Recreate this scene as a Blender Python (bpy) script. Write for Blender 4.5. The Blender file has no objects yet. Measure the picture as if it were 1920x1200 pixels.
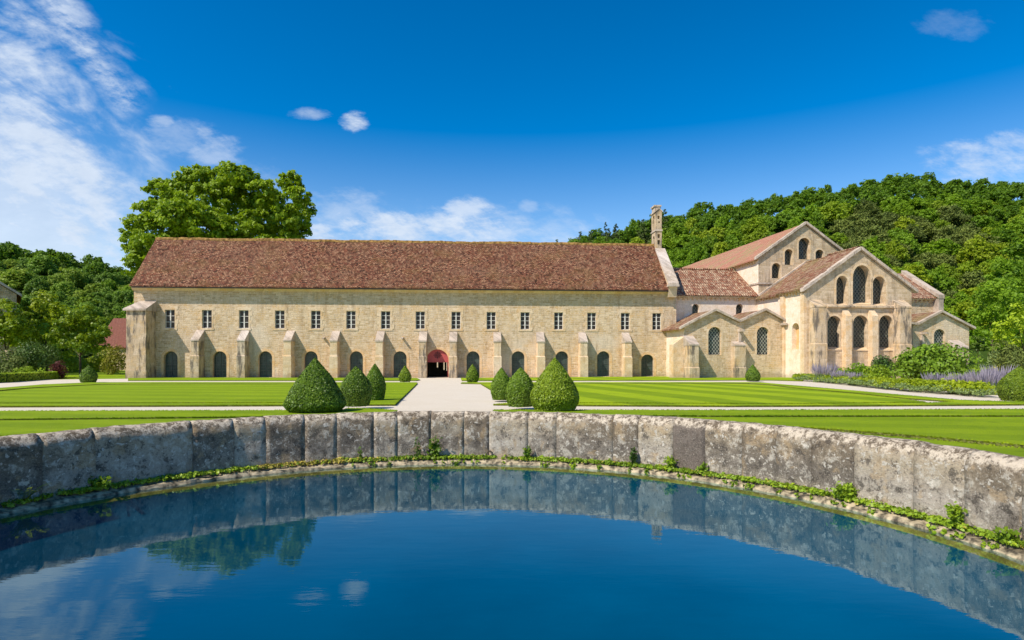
import bpy, bmesh, math, random
import numpy as np
from mathutils import Vector, noise as mnoise
from mathutils.geometry import delaunay_2d_cdt

random.seed(7)
RNG = np.random.default_rng(11)
SC = bpy.context.scene
COL = SC.collection
rad = math.radians

# ------------------------------------------------------------------ camera, sky, sun, exposure
F, CX, HOR, EYE = 1120.0, 960.0, 667.0, 3.0      # focal length and horizon in photo pixels, eye height
SUN_EL, SUN_AZ = 47.5, 53.0                      # elevation; degrees to the left of straight behind the camera

cam = bpy.data.cameras.new('camera')
cam.sensor_width = 36.0
cam.lens = F / 1920 * 36
cam.shift_y = (HOR - 600) / 1920
cam.clip_start, cam.clip_end = 0.1, 5000
cam_o = bpy.data.objects.new('camera', cam)
COL.objects.link(cam_o)
cam_o.location = (0, 0, EYE)
cam_o.rotation_euler = (rad(90), 0, 0)
SC.camera = cam_o

sun_dir = Vector((-math.sin(rad(SUN_AZ)) * math.cos(rad(SUN_EL)), -math.cos(rad(SUN_AZ)) * math.cos(rad(SUN_EL)), math.sin(rad(SUN_EL))))
sl = bpy.data.lights.new('sun', 'SUN')
sl.energy, sl.angle, sl.color = 5.0, rad(0.53), (1.0, 0.93, 0.81)
so = bpy.data.objects.new('sun', sl)
COL.objects.link(so)
so.rotation_euler = sun_dir.to_track_quat('Z', 'Y').to_euler()
so.location = (0, 0, 60)

SC.view_settings.view_transform = 'Standard'
SC.view_settings.look = 'None'
SC.view_settings.exposure = 0.28
SC.view_settings.gamma = 1.0
SC.cycles.max_bounces = 6
SC.cycles.transparent_max_bounces = 8
SC.cycles.sample_clamp_indirect = 4.0


class NT:
    """small helper for writing node trees"""
    def __init__(s, tree):
        s.t = tree
        s.n = tree.nodes
        s.l = tree.links

    def new(s, kind, ins=None, **props):
        nd = s.n.new(kind)
        for k, v in props.items():
            setattr(nd, k, v)
        for k, v in (ins or {}).items():
            s.put(nd.inputs[k], v)
        return nd

    def put(s, sock, v):
        if isinstance(v, bpy.types.NodeSocket):
            s.l.new(v, sock)
        elif isinstance(v, (tuple, list)) and len(v) == 3 and sock.type == 'RGBA':
            sock.default_value = (*v, 1)
        else:
            sock.default_value = v

    def math(s, op, a, b=0.0, c=0.0, clamp=False):
        nd = s.n.new('ShaderNodeMath')
        nd.operation, nd.use_clamp = op, clamp
        s.put(nd.inputs[0], a)
        s.put(nd.inputs[1], b)
        s.put(nd.inputs[2], c)
        return nd.outputs[0]

    def ramp(s, v, lo, hi, a=0.0, b=1.0, smooth=True):
        nd = s.n.new('ShaderNodeMapRange')
        nd.interpolation_type = 'SMOOTHSTEP' if smooth else 'LINEAR'
        for i, x in enumerate((v, lo, hi, a, b)):
            s.put(nd.inputs[i], x)
        return nd.outputs[0]

    def mix(s, f, a, b, mode='MIX'):
        nd = s.n.new('ShaderNodeMix')
        nd.data_type, nd.blend_type = 'RGBA', mode
        s.put(nd.inputs[0], f)
        s.put(nd.inputs[6], a)
        s.put(nd.inputs[7], b)
        return nd.outputs[2]

    def noise(s, vec, scale, detail=4.0, rough=0.55, dist=0.0):
        nd = s.new('ShaderNodeTexNoise', {'Scale': scale, 'Detail': detail, 'Roughness': rough, 'Distortion': dist})
        if vec is not None:
            s.l.new(vec, nd.inputs['Vector'])
        return nd.outputs[0]

    def vec(s, x, y, z=0.0):
        nd = s.n.new('ShaderNodeCombineXYZ')
        for i, q in enumerate((x, y, z)):
            s.put(nd.inputs[i], q)
        return nd.outputs[0]

    def xyz(s, v):
        nd = s.n.new('ShaderNodeSeparateXYZ')
        s.l.new(v, nd.inputs[0])
        return nd.outputs


def make_world():
    w = bpy.data.worlds.new('World')
    SC.world = w
    w.use_nodes = True
    w.node_tree.nodes.clear()
    k = NT(w.node_tree)
    sky = k.new('ShaderNodeTexSky', sky_type='NISHITA', sun_disc=False)
    sky.sun_elevation = rad(SUN_EL)
    sky.sun_rotation = math.atan2(sun_dir.x, sun_dir.y)
    sky.altitude, sky.air_density, sky.dust_density, sky.ozone_density = 200, 1.0, 0.25, 3.0
    d = k.new('ShaderNodeTexCoord').outputs['Generated']
    X, Y, Z = k.xyz(d)
    hs = k.new('ShaderNodeHueSaturation', {'Hue': 0.502, 'Saturation': k.ramp(Z, -0.05, 0.68, 1.02, 1.85), 'Value': k.ramp(Z, 0.0, 0.65, 1.04, 0.86), 'Color': sky.outputs[0]}).outputs[0]
    Ya = k.math('MAXIMUM', k.math('ABSOLUTE', Y), 0.05)
    a = k.math('DIVIDE', X, Ya)
    e = k.math('DIVIDE', Z, Ya)

    def A(x): return (x - CX) / F
    def E_(y): return (HOR - y) / F
    # long veil of high cloud on the left: streaks run down to the right
    ang = math.atan2(-0.55, 1.0)
    ca, sa = math.cos(ang), math.sin(ang)
    p = k.math('ADD', k.math('MULTIPLY', a, ca), k.math('MULTIPLY', e, sa))
    q = k.math('ADD', k.math('MULTIPLY', a, -sa), k.math('MULTIPLY', e, ca))
    veil_v = k.vec(k.math('MULTIPLY', p, 3.2), k.math('MULTIPLY', q, 7.5), 0.3)
    n1 = k.noise(veil_v, 1.7, 9, 0.60, 0.30)
    fine = k.noise(k.vec(k.math('MULTIPLY', a, 9.0), k.math('MULTIPLY', e, 22.0), 1.0), 1.6, 9, 0.66, 0.1)
    streak = k.noise(k.vec(k.math('MULTIPLY', p, 9.0), k.math('MULTIPLY', q, 24.0), 2.0), 1.5, 8, 0.68, 0.2)
    # edge of the veil: line through two directions of the sky
    x1, y1, x2, y2 = A(185), E_(60), A(365), E_(420)
    L = math.hypot(x2 - x1, y2 - y1)
    nx, ny = (y2 - y1) / L, -(x2 - x1) / L
    if nx > 0:
        nx, ny = -nx, -ny
    sd = k.math('ADD', k.math('MULTIPLY', a, nx), k.math('ADD', k.math('MULTIPLY', e, ny), -(x1 * nx + y1 * ny)))
    side = k.ramp(k.math('ADD', sd, k.math('MULTIPLY', k.math('SUBTRACT', n1, 0.5), 0.42)), -0.02, 0.17)
    body = k.ramp(k.math('ADD', k.math('MULTIPLY', n1, 0.62), k.math('ADD', k.math('MULTIPLY', fine, 0.23), k.math('MULTIPLY', streak, 0.15))), 0.37, 0.60)
    low = k.ramp(e, 0.62, 0.28)
    body = k.math('MAXIMUM', body, k.math('MULTIPLY', k.math('MULTIPLY', low, 0.78), k.ramp(sd, 0.04, 0.22)))
    veil = k.math('MULTIPLY', side, body)
    total = k.math('MULTIPLY', veil, 0.90)
    # a long thin wisp along the veil's upper edge
    wx0, wy0, wx1, wy1 = A(60), E_(-30), A(262), E_(222)
    wl_n = math.hypot(wx1 - wx0, wy1 - wy0)
    wdx, wdy = (wx1 - wx0) / wl_n, (wy1 - wy0) / wl_n
    ws = k.math('ADD', k.math('MULTIPLY', a, wdx), k.math('ADD', k.math('MULTIPLY', e, wdy), -(wx0 * wdx + wy0 * wdy)))
    wd = k.math('ADD', k.math('MULTIPLY', a, -wdy), k.math('ADD', k.math('MULTIPLY', e, wdx), wx0 * wdy - wy0 * wdx))
    wd = k.math('ADD', wd, k.math('MULTIPLY', k.math('SUBTRACT', n1, 0.5), 0.10))
    wisp = k.math('MULTIPLY', k.ramp(k.math('ABSOLUTE', wd), 0.045, 0.004), k.ramp(ws, wl_n * 1.02, wl_n * 0.85))
    wisp = k.math('MULTIPLY', wisp, k.ramp(k.math('ADD', k.math('MULTIPLY', fine, 0.5), k.math('MULTIPLY', streak, 0.5)), 0.36, 0.62))
    total = k.math('MAXIMUM', total, k.math('MULTIPLY', wisp, 0.75))

    # small separate clouds
    small = [(661, 229, 36, 24, 0.85), (582, 213, 55, 15, 0.4), (300, 228, 34, 17, 0.45), (385, 250, 32, 18, 0.5), (330, 262, 105, 46, 0.30),
             (400, 285, 75, 42, 0.45), (780, 432, 260, 52, 0.9), (800, 450, 440, 80, 0.5), (420, 380, 200, 90, 0.25), (875, 392, 62, 30, 0.75), (600, 432, 60, 24, 0.85), (640, 405, 130, 60, 0.4),
             (950, 440, 120, 26, 0.6), (1850, 305, 150, 52, 0.6), (1900, 268, 70, 30, 0.5), (1790, 48, 85, 34, 0.12),
             (990, 388, 25, 16, 0.3), (110, 445, 130, 30, 0.7), (180, 462, 120, 26, 0.6), (1040, 425, 60, 30, 0.3)]
    for (x, y, rx, ry, s) in small:
        dx = k.math('DIVIDE', k.math('SUBTRACT', a, A(x)), rx / F)
        dy = k.math('DIVIDE', k.math('SUBTRACT', e, E_(y)), ry / F)
        r2 = k.math('ADD', k.math('MULTIPLY', dx, dx), k.math('MULTIPLY', dy, dy))
        m = k.ramp(k.math('ADD', k.math('SUBTRACT', 1.0, r2), k.math('MULTIPLY', k.math('SUBTRACT', k.math('ADD', k.math('MULTIPLY', fine, 0.6), k.math('MULTIPLY', streak, 0.4)), 0.53), 4.2)), 0.0, 1.2)
        m = k.math('MULTIPLY', m, k.ramp(r2, 1.5, 0.5))
        total = k.math('MAXIMUM', total, k.math('MULTIPLY', m, s))
    ahead = k.ramp(Y, 0.0, 0.2)
    total = k.math('MULTIPLY', total, ahead)
    cloud = k.mix(fine, (3.4, 4.0, 4.9), (5.0, 5.5, 6.2))
    col = k.mix(total, hs, cloud)
    bg = k.new('ShaderNodeBackground', {'Color': col, 'Strength': 0.14})
    out = k.new('ShaderNodeOutputWorld')
    k.l.new(bg.outputs[0], out.inputs[0])


make_world()


# ------------------------------------------------------------------ bookkeeping helpers
def tag(o, label=None, cat=None, group=None, kind=None):
    if label: o['label'] = label
    if cat: o['category'] = cat
    if group: o['group'] = group
    if kind: o['kind'] = kind
    return o


def empty(name, loc, rz, label, cat, group=None):
    o = bpy.data.objects.new(name, None)
    COL.objects.link(o)
    o.location, o.rotation_euler = loc, (0, 0, rz)
    o.empty_display_size = 0.3
    return tag(o, label, cat, group)


def G(y):
    """height of the garden at distance y: it falls gently towards the abbey"""
    return EYE - 1.33 - 0.016 * min(max(y, -40), 66)


def gp(x, y, lift=0.0):
    """point of the ground seen at a pixel of the photo"""
    t = (y - HOR) / F
    Y = 1.33 / (t - 0.016) if t > 0.0165 else 1e9
    if Y > 66 or Y < 0:
        Y = (1.33 + 0.016 * 66) / t
    return Vector(((x - CX) / F * Y, Y, G(Y) + lift))


class MB:
    """collects faces, then makes ONE mesh object"""
    def __init__(s):
        s.v, s.f, s.m = [], [], []

    def add(s, pts, faces, mat=0):
        b = len(s.v)
        s.v += [tuple(p) for p in pts]
        s.f += [tuple(b + i for i in f) for f in faces]
        s.m += [mat] * len(faces)

    def poly(s, pts, mat=0):
        s.add(pts, [tuple(range(len(pts)))], mat)

    def box(s, a, b, mat=0):
        x0, y0, z0 = a
        x1, y1, z1 = b
        s.add([(x0, y0, z0), (x1, y0, z0), (x1, y1, z0), (x0, y1, z0), (x0, y0, z1), (x1, y0, z1), (x1, y1, z1), (x0, y1, z1)],
              [(0, 3, 2, 1), (4, 5, 6, 7), (0, 1, 5, 4), (1, 2, 6, 5), (2, 3, 7, 6), (3, 0, 4, 7)], mat)

    def hexa(s, p, mat=0):
        """eight corners: bottom ring then top ring"""
        s.add(p, [(0, 3, 2, 1), (4, 5, 6, 7), (0, 1, 5, 4), (1, 2, 6, 5), (2, 3, 7, 6), (3, 0, 4, 7)], mat)

    def prism(s, ring0, ring1, mat=0):
        n = len(ring0)
        s.add(list(ring0) + list(ring1), [tuple(range(n - 1, -1, -1)), tuple(range(n, 2 * n))] +
              [(i, (i + 1) % n, n + (i + 1) % n, n + i) for i in range(n)], mat)

    def slab(s, c, nu, nv, th, amp=0.0, fq=1.5, mat=0, seed=0.0):
        """roof slab between four corners (p00, p10, p11, p01), slightly uneven"""
        p00, p10, p11, p01 = [Vector(q) for q in c]
        top, bot = [], []
        for j in range(nv + 1):
            for i in range(nu + 1):
                a, b = i / nu, j / nv
                q = (p00 * (1 - a) + p10 * a) * (1 - b) + (p01 * (1 - a) + p11 * a) * b
                dz = amp * mnoise.noise(q * fq + Vector((seed, 0, 0))) + amp * 1.6 * mnoise.noise(q * fq * 0.16 + Vector((seed, 5, 0)))
                top.append((q.x, q.y, q.z + dz))
                bot.append((q.x, q.y, q.z + dz - th))
        n = len(top)
        w = nu + 1
        fs = []
        for j in range(nv):
            for i in range(nu):
                k0 = j * w + i
                fs.append((k0, k0 + 1, k0 + w + 1, k0 + w))
                fs.append((n + k0, n + k0 + w, n + k0 + w + 1, n + k0 + 1))
        for i in range(nu):
            fs.append((i, n + i, n + i + 1, i + 1))
            k0 = nv * w + i
            fs.append((k0, k0 + 1, n + k0 + 1, n + k0))
        for j in range(nv):
            k0 = j * w
            fs.append((k0, k0 + w, n + k0 + w, n + k0))
            k0 = j * w + nu
            fs.append((k0, n + k0, n + k0 + w, k0 + w))
        s.add(top + bot, fs, mat)

    def panel(s, outline, holes, mp, depth, mat=0, rmat=None):
        """a wall face with openings; mp(a, b, d) gives the point d metres into the wall"""
        loops = [list(outline)] + [list(h) for h in holes]
        flat, edges = [], []
        for lp in loops:
            b0 = len(flat)
            flat += [Vector((a, b)) for a, b in lp]
            edges += [(b0 + i, b0 + (i + 1) % len(lp)) for i in range(len(lp))]
        vs, _, fs, *_r = delaunay_2d_cdt(flat, edges, [], 0, 1e-5)

        def inside(lp, x, y):
            r = False
            for i in range(len(lp)):
                (ax, ay), (bx, by) = lp[i - 1], lp[i]
                if (ay > y) != (by > y) and x < (bx - ax) * (y - ay) / (by - ay) + ax:
                    r = not r
            return r
        keep = []
        for f in fs:
            cx, cy = sum(vs[i].x for i in f) / len(f), sum(vs[i].y for i in f) / len(f)
            if inside(loops[0], cx, cy) and not any(inside(h, cx, cy) for h in loops[1:]):
                keep.append(tuple(f))
        s.add([mp(q.x, q.y, 0) for q in vs], keep, mat)
        for i, h in enumerate(holes):
            dd = depth[i] if isinstance(depth, (list, tuple)) else depth
            n = len(h)
            s.add([mp(a, b, 0) for a, b in h] + [mp(a, b, dd) for a, b in h],
                  [(j, (j + 1) % n, n + (j + 1) % n, n + j) for j in range(n)], mat if rmat is None else rmat)

    def tube(s, pts, r0, r1=None, seg=8, mat=0):
        r1 = r0 if r1 is None else r1
        pts = [Vector(p) for p in pts]
        b = len(s.v)
        n = len(pts)
        for i, p in enumerate(pts):
            d = (pts[min(i + 1, n - 1)] - pts[max(i - 1, 0)]).normalized()
            a = d.cross(Vector((0, 0, 1)) if abs(d.z) < 0.9 else Vector((1, 0, 0))).normalized()
            c = d.cross(a)
            r = r0 + (r1 - r0) * i / max(1, n - 1)
            for k in range(seg):
                t = 2 * math.pi * k / seg
                s.v.append(tuple(p + a * (math.cos(t) * r) + c * (math.sin(t) * r)))
        fs = [(b + i * seg + k, b + i * seg + (k + 1) % seg, b + (i + 1) * seg + (k + 1) % seg, b + (i + 1) * seg + k)
              for i in range(n - 1) for k in range(seg)]
        fs += [tuple(b + k for k in range(seg)), tuple(b + (n - 1) * seg + k for k in range(seg))]
        s.f += fs
        s.m += [mat] * len(fs)

    def revolve(s, prof, c, seg=16, mat=0):
        b = len(s.v)
        for r, z in prof:
            for k in range(seg):
                t = 2 * math.pi * k / seg
                s.v.append((c[0] + r * math.cos(t), c[1] + r * math.sin(t), c[2] + z))
        for i in range(len(prof) - 1):
            for k in range(seg):
                s.f.append((b + i * seg + k, b + i * seg + (k + 1) % seg, b + (i + 1) * seg + (k + 1) % seg, b + (i + 1) * seg + k))
                s.m.append(mat)

    def build(s, name, mats, parent=None, off=(0, 0, 0), smooth=False):
        me = bpy.data.meshes.new(name)
        ox, oy, oz = off
        me.from_pydata([(x - ox, y - oy, z - oz) for x, y, z in s.v], [], s.f)
        for m in (mats if isinstance(mats, (list, tuple)) else [mats]):
            me.materials.append(m)
        if any(s.m):
            me.polygons.foreach_set('material_index', s.m)
        if smooth:
            me.polygons.foreach_set('use_smooth', [True] * len(me.polygons))
        me.validate()
        o = bpy.data.objects.new(name, me)
        COL.objects.link(o)
        if parent: o.parent = parent
        return o


# ------------------------------------------------------------------ materials
def material(name):
    m = bpy.data.materials.new(name)
    m.use_nodes = True
    m.node_tree.nodes.clear()
    return m, NT(m.node_tree)


def finish(k, col, rough=0.85, bump=None, bstr=0.4, bdist=0.03, spec=0.3, extra=None):
    p = k.new('ShaderNodeBsdfPrincipled', {'Base Color': col, 'Roughness': rough, 'Specular IOR Level': spec})
    if bump is not None:
        b = k.new('ShaderNodeBump', {'Strength': bstr, 'Distance': bdist, 'Height': bump})
        k.l.new(b.outputs[0], p.inputs['Normal'])
    out = k.new('ShaderNodeOutputMaterial')
    k.l.new(p.outputs[0], out.inputs[0])
    for kk, v in (extra or {}).items():
        k.put(p.inputs[kk], v)
    return p


def plain(name, col, rough=0.7, spec=0.3, metallic=0.0, var=0.15, scale=6.0):
    m, k = material(name)
    co = k.new('ShaderNodeTexCoord').outputs['Object']
    n = k.noise(co, scale, 4)
    c = k.mix(k.ramp(n, 0.3, 0.7), tuple(x * (1 - var) for x in col), tuple(min(1, x * (1 + var)) for x in col))
    finish(k, c, rough, n, 0.15, 0.01, spec, {'Metallic': metallic})
    return m


def masonry(name, c1, c2, c3, mortar, bw, bh, msize=0.012, rubble=0.03, stain=(0.30, 0.24, 0.15), stain_amt=0.5, pale=(0.62, 0.55, 0.42), pale_amt=0.4, bstr=0.6, dark_amt=0.0, damp=0.4):
    m, k = material(name)
    co = k.new('ShaderNodeTexCoord').outputs['Object']
    X, Y, Z = k.xyz(co)
    wob = k.noise(co, 1.3, 3)
    wob2 = k.noise(co, 5.0, 2)
    hx = k.math('ADD', k.math('ADD', X, Y), k.math('MULTIPLY', wob2, rubble * 6))
    hz = k.math('ADD', k.math('ADD', Z, k.math('MULTIPLY', wob, rubble * 5)), k.math('MULTIPLY', wob2, rubble * 1.5))
    v = k.vec(hx, hz, 0)
    br = k.new('ShaderNodeTexBrick', {'Vector': v, 'Color1': (0, 0, 0), 'Color2': (1, 1, 1), 'Mortar': (0.5, 0.5, 0.5), 'Scale': 1.0, 'Mortar Size': msize,
                                      'Mortar Smooth': 0.3, 'Brick Width': bw, 'Row Height': bh, 'Bias': 0.0})
    br.offset_frequency, br.squash_frequency, br.squash = 2, 3, 0.75
    rnd = br.outputs[0]
    big = k.noise(co, 0.16, 5, 0.6)
    med = k.noise(co, 1.1, 5, 0.65)
    fine = k.noise(co, 9.0, 5, 0.7)
    col = k.mix(rnd, c1, c2)
    col = k.mix(k.ramp(med, 0.48, 0.66), col, c3)
    col = k.mix(k.math('MULTIPLY', br.outputs[1], 0.75), col, mortar)
    col = k.mix(k.math('MULTIPLY', k.ramp(big, 0.52, 0.68), pale_amt), col, pale)
    streak = k.noise(k.vec(k.math('MULTIPLY', k.math('ADD', X, Y), 1.6), k.math('MULTIPLY', Z, 0.22), 0), 1.0, 5, 0.65)
    col = k.mix(k.math('MULTIPLY', k.ramp(streak, 0.52, 0.72), stain_amt), col, stain)
    if dark_amt:
        gz = k.noise(k.vec(k.math('MULTIPLY', k.math('ADD', X, Y), 2.4), k.math('MULTIPLY', Z, 0.5), 3.3), 1.0, 6, 0.7)
        col = k.mix(k.math('MULTIPLY', k.ramp(gz, 0.47, 0.62), dark_amt), col, (0.10, 0.095, 0.08))
    col = k.mix(k.ramp(fine, 0.35, 0.75, 0.0, 0.34), col, (0.13, 0.095, 0.055))
    foot = k.ramp(k.math('ADD', Z, k.math('MULTIPLY', k.math('SUBTRACT', k.noise(co, 0.9, 6, 0.7), 0.5), 2.2)), 0.75, 0.05)
    col = k.mix(k.math('MULTIPLY', foot, damp), col, (0.24, 0.20, 0.13))
    col = k.mix(1.0, col, (1.09, 1.01, 1.04), 'MULTIPLY')
    h = k.math('SUBTRACT', k.math('ADD', k.math('MULTIPLY', fine, 0.6), k.math('MULTIPLY', rnd, 0.35)), k.math('MULTIPLY', br.outputs[1], 0.8))
    finish(k, col, 0.92, h, bstr, 0.035, 0.15)
    return m


def roof_tiles(name, cols, tw, thh, pale, pale_amt, moss=None, moss_amt=0.0, bstr=0.8, rowamt=0.0, slope=1.0):
    m, k = material(name)
    co = k.new('ShaderNodeTexCoord').outputs['Object']
    X, Y, Z = k.xyz(co)
    wob = k.noise(co, 3.0, 2)
    along = k.math('ADD', k.math('MULTIPLY', X, 1.0 if slope >= 0 else 0.0), k.math('MULTIPLY', Y, 0.0 if slope >= 0 else 1.0))
    v = k.vec(along, k.math('ADD', k.math('MULTIPLY', Z, 1.28), k.math('MULTIPLY', wob, 0.06)), 0)
    br = k.new('ShaderNodeTexBrick', {'Vector': v, 'Color1': (0, 0, 0), 'Color2': (1, 1, 1), 'Mortar': (0, 0, 0), 'Scale': 1.0, 'Mortar Size': 0.014,
                                      'Mortar Smooth': 0.2, 'Brick Width': tw, 'Row Height': thh})
    br.offset = 0.5
    rnd = br.outputs[0]
    vo = k.new('ShaderNodeTexVoronoi', {'Vector': v, 'Scale': 1.0 / tw * 0.8, 'Randomness': 1.0})
    vr = k.xyz(vo.outputs['Color'])[0]
    rr = k.math('FRACT', k.math('ADD', k.math('MULTIPLY', rnd, 0.55), k.math('MULTIPLY', vr, 0.6)))
    cr = k.new('ShaderNodeValToRGB')
    k.l.new(rr, cr.inputs[0])
    el = cr.color_ramp.elements
    el[0].position, el[0].color = 0.0, (*cols[0], 1)
    el[1].position, el[1].color = 1.0, (*cols[-1], 1)
    for i, c in enumerate(cols[1:-1]):
        q = el.new((i + 1) / (len(cols) - 1))
        q.color = (*c, 1)
    big = k.noise(co, 0.22, 5, 0.65)
    med = k.noise(co, 2.2, 5, 0.7)
    col = k.mix(k.math('MULTIPLY', k.ramp(k.math('ADD', k.math('MULTIPLY', med, 0.6), k.math('MULTIPLY', big, 0.4)), 0.46, 0.62), pale_amt), cr.outputs[0], pale)
    if moss:
        mn = k.noise(co, 0.5, 6, 0.7)
        col = k.mix(k.math('MULTIPLY', k.ramp(mn, 0.47, 0.63), moss_amt), col, moss)
    gap = br.outputs[1]
    col = k.mix(k.math('MULTIPLY', gap, 0.75), col, (0.035, 0.022, 0.018))
    h = k.math('SUBTRACT', k.math('ADD', k.math('MULTIPLY', rr, 0.8), k.math('MULTIPLY', med, 0.3)), gap)
    if rowamt:
        w = k.math('SINE', k.math('MULTIPLY', along, 2 * math.pi / tw))
        h = k.math('ADD', h, k.math('MULTIPLY', w, rowamt))
    finish(k, col, 0.9, h, bstr, 0.06, 0.15)
    return m


def foliage(name, dark, light, tip, nscale=0.8, trans=0.28, rough=0.55, yellow=None, spec=0.35, ylo=0.55):
    m, k = material(name)
    co = k.new('ShaderNodeTexCoord').outputs['Object']
    oi = k.new('ShaderNodeObjectInfo')
    n = k.noise(co, nscale, 3)
    n2 = k.noise(co, nscale * 9, 3, 0.7)
    s = k.math('ADD', k.math('MULTIPLY', n, 0.45), k.math('ADD', k.math('MULTIPLY', n2, 0.45), k.math('MULTIPLY', oi.outputs['Random'], 0.22)))
    col = k.mix(k.ramp(s, 0.38, 0.68), dark, light)
    col = k.mix(k.ramp(n2, 0.56, 0.72), col, tip)
    if yellow:
        r3 = k.math('FRACT', k.math('MULTIPLY', oi.outputs['Random'], 17.3))
        col = k.mix(k.ramp(r3, ylo, 1.0, 0.0, 0.8), col, yellow)
        col = k.mix(k.ramp(r3, 0.32, 0.0, 0.0, 0.4), col, dark)
    col = k.mix(1.0, col, (2.1, 1.75, 0.9), 'MULTIPLY')
    pr = k.new('ShaderNodeBsdfPrincipled', {'Base Color': col, 'Roughness': rough, 'Specular IOR Level': spec})
    tr = k.new('ShaderNodeBsdfTranslucent', {'Color': k.mix(0.5, col, tip)})
    mx = k.new('ShaderNodeMixShader', {0: trans})
    k.l.new(pr.outputs[0], mx.inputs[1])
    k.l.new(tr.outputs[0], mx.inputs[2])
    out = k.new('ShaderNodeOutputMaterial')
    k.l.new(mx.outputs[0], out.inputs[0])
    return m


M = {}
M['rubble'] = masonry('rubble_stone', (0.48, 0.355, 0.185), (0.74, 0.61, 0.395), (0.60, 0.42, 0.19), (0.72, 0.62, 0.44), 0.50, 0.20, 0.025, 0.045, (0.34, 0.22, 0.10), 0.5, (0.74, 0.66, 0.50), 0.65, 0.9, 0.16)
M['ashlar'] = masonry('dressed_stone', (0.60, 0.46, 0.26), (0.72, 0.60, 0.40), (0.64, 0.45, 0.22), (0.68, 0.57, 0.40), 0.75, 0.36, 0.010, 0.004, (0.33, 0.25, 0.15), 0.45, (0.72, 0.64, 0.49), 0.5, 0.4)
M['ochre'] = masonry('ochre_stone', (0.62, 0.42, 0.20), (0.72, 0.55, 0.32), (0.66, 0.42, 0.17), (0.66, 0.53, 0.34), 0.5, 0.30, 0.010, 0.004, (0.36, 0.24, 0.12), 0.3, (0.72, 0.62, 0.44), 0.4, 0.35)
M['weathered'] = masonry('weathered_stone', (0.50, 0.39, 0.23), (0.62, 0.51, 0.34), (0.55, 0.40, 0.20), (0.55, 0.47, 0.33), 0.8, 0.40, 0.010, 0.004, (0.22, 0.17, 0.11), 0.7, (0.64, 0.57, 0.44), 0.5, 0.5, 0.85)
M['chancel'] = masonry('grey_gable_stone', (0.46, 0.36, 0.21), (0.66, 0.55, 0.37), (0.50, 0.37, 0.20), (0.60, 0.51, 0.36), 0.62, 0.25, 0.018, 0.015, (0.24, 0.18, 0.11), 0.65, (0.66, 0.58, 0.44), 0.5, 0.7, 0.30)
M['plaster'] = masonry('limewashed_stone', (0.76, 0.66, 0.49), (0.82, 0.74, 0.59), (0.72, 0.58, 0.38), (0.80, 0.72, 0.58), 0.55, 0.24, 0.008, 0.004, (0.60, 0.44, 0.24), 0.35, (0.82, 0.77, 0.67), 0.6, 0.25)
M['coping'] = masonry('coping_stone', (0.46, 0.40, 0.31), (0.58, 0.51, 0.40), (0.40, 0.34, 0.25), (0.45, 0.39, 0.30), 0.9, 2.0, 0.01, 0.01, (0.22, 0.18, 0.14), 0.6, (0.70, 0.65, 0.56), 0.6, 0.5, 0.35)
M['flat_tile'] = roof_tiles('flat_clay_tiles', [(0.022, 0.010, 0.006), (0.115, 0.036, 0.020), (0.27, 0.098, 0.052), (0.045, 0.019, 0.010), (0.42, 0.22, 0.125), (0.135, 0.042, 0.025), (0.21, 0.070, 0.038)], 0.23, 0.17, (0.32, 0.195, 0.12), 0.30, (0.24, 0.14, 0.04), 0.25, 1.0)
M['canal_tile'] = roof_tiles('curved_clay_tiles', [(0.13, 0.045, 0.028), (0.30, 0.11, 0.06), (0.52, 0.36, 0.23), (0.19, 0.065, 0.035), (0.38, 0.17, 0.095)], 0.27, 0.29, (0.60, 0.44, 0.32), 0.16, None, 0, 0.9, 0.7)
M['canal_tile_side'] = roof_tiles('curved_clay_tiles_side', [(0.13, 0.048, 0.028), (0.27, 0.105, 0.06), (0.42, 0.28, 0.18), (0.19, 0.07, 0.042), (0.34, 0.155, 0.09)], 0.27, 0.30, (0.42, 0.30, 0.19), 0.35, (0.30, 0.24, 0.10), 0.6, 1.0, 0.7, -1.0)
M['nave_tile'] = roof_tiles('nave_clay_tiles', [(0.36, 0.15, 0.09), (0.44, 0.20, 0.13), (0.40, 0.17, 0.11), (0.48, 0.25, 0.17)], 0.26, 0.34, (0.42, 0.33, 0.20), 0.25, (0.33, 0.26, 0.12), 0.8, 0.5, 0.4, -1.0)
M['ridge_moss'] = plain('mossy_ridge', (0.26, 0.15, 0.05), 0.95, 0.1, 0, 0.6, 3.0)
M['dark_wood'] = plain('dark_gutter', (0.035, 0.028, 0.022), 0.6, 0.3)
M['window_paint'] = plain('grey_white_paint', (0.66, 0.62, 0.56), 0.6, 0.3)
M['lead'] = plain('lead_bars', (0.10, 0.10, 0.09), 0.6, 0.3)
M['red_paint'] = plain('red_paint', (0.44, 0.085, 0.08), 0.6, 0.3, 0, 0.08)
M['iron'] = plain('dark_iron', (0.06, 0.02, 0.02), 0.6, 0.3)
M['rust'] = plain('rusty_iron', (0.06, 0.045, 0.03), 0.8, 0.3)
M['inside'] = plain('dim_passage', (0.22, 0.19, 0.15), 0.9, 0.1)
M['soil'] = plain('cut_turf_edge', (0.10, 0.11, 0.025), 1.0, 0.05, 0, 0.6, 25)
M['bark'] = plain('bark', (0.10, 0.075, 0.05), 0.9, 0.1, 0, 0.5, 5)


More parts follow.
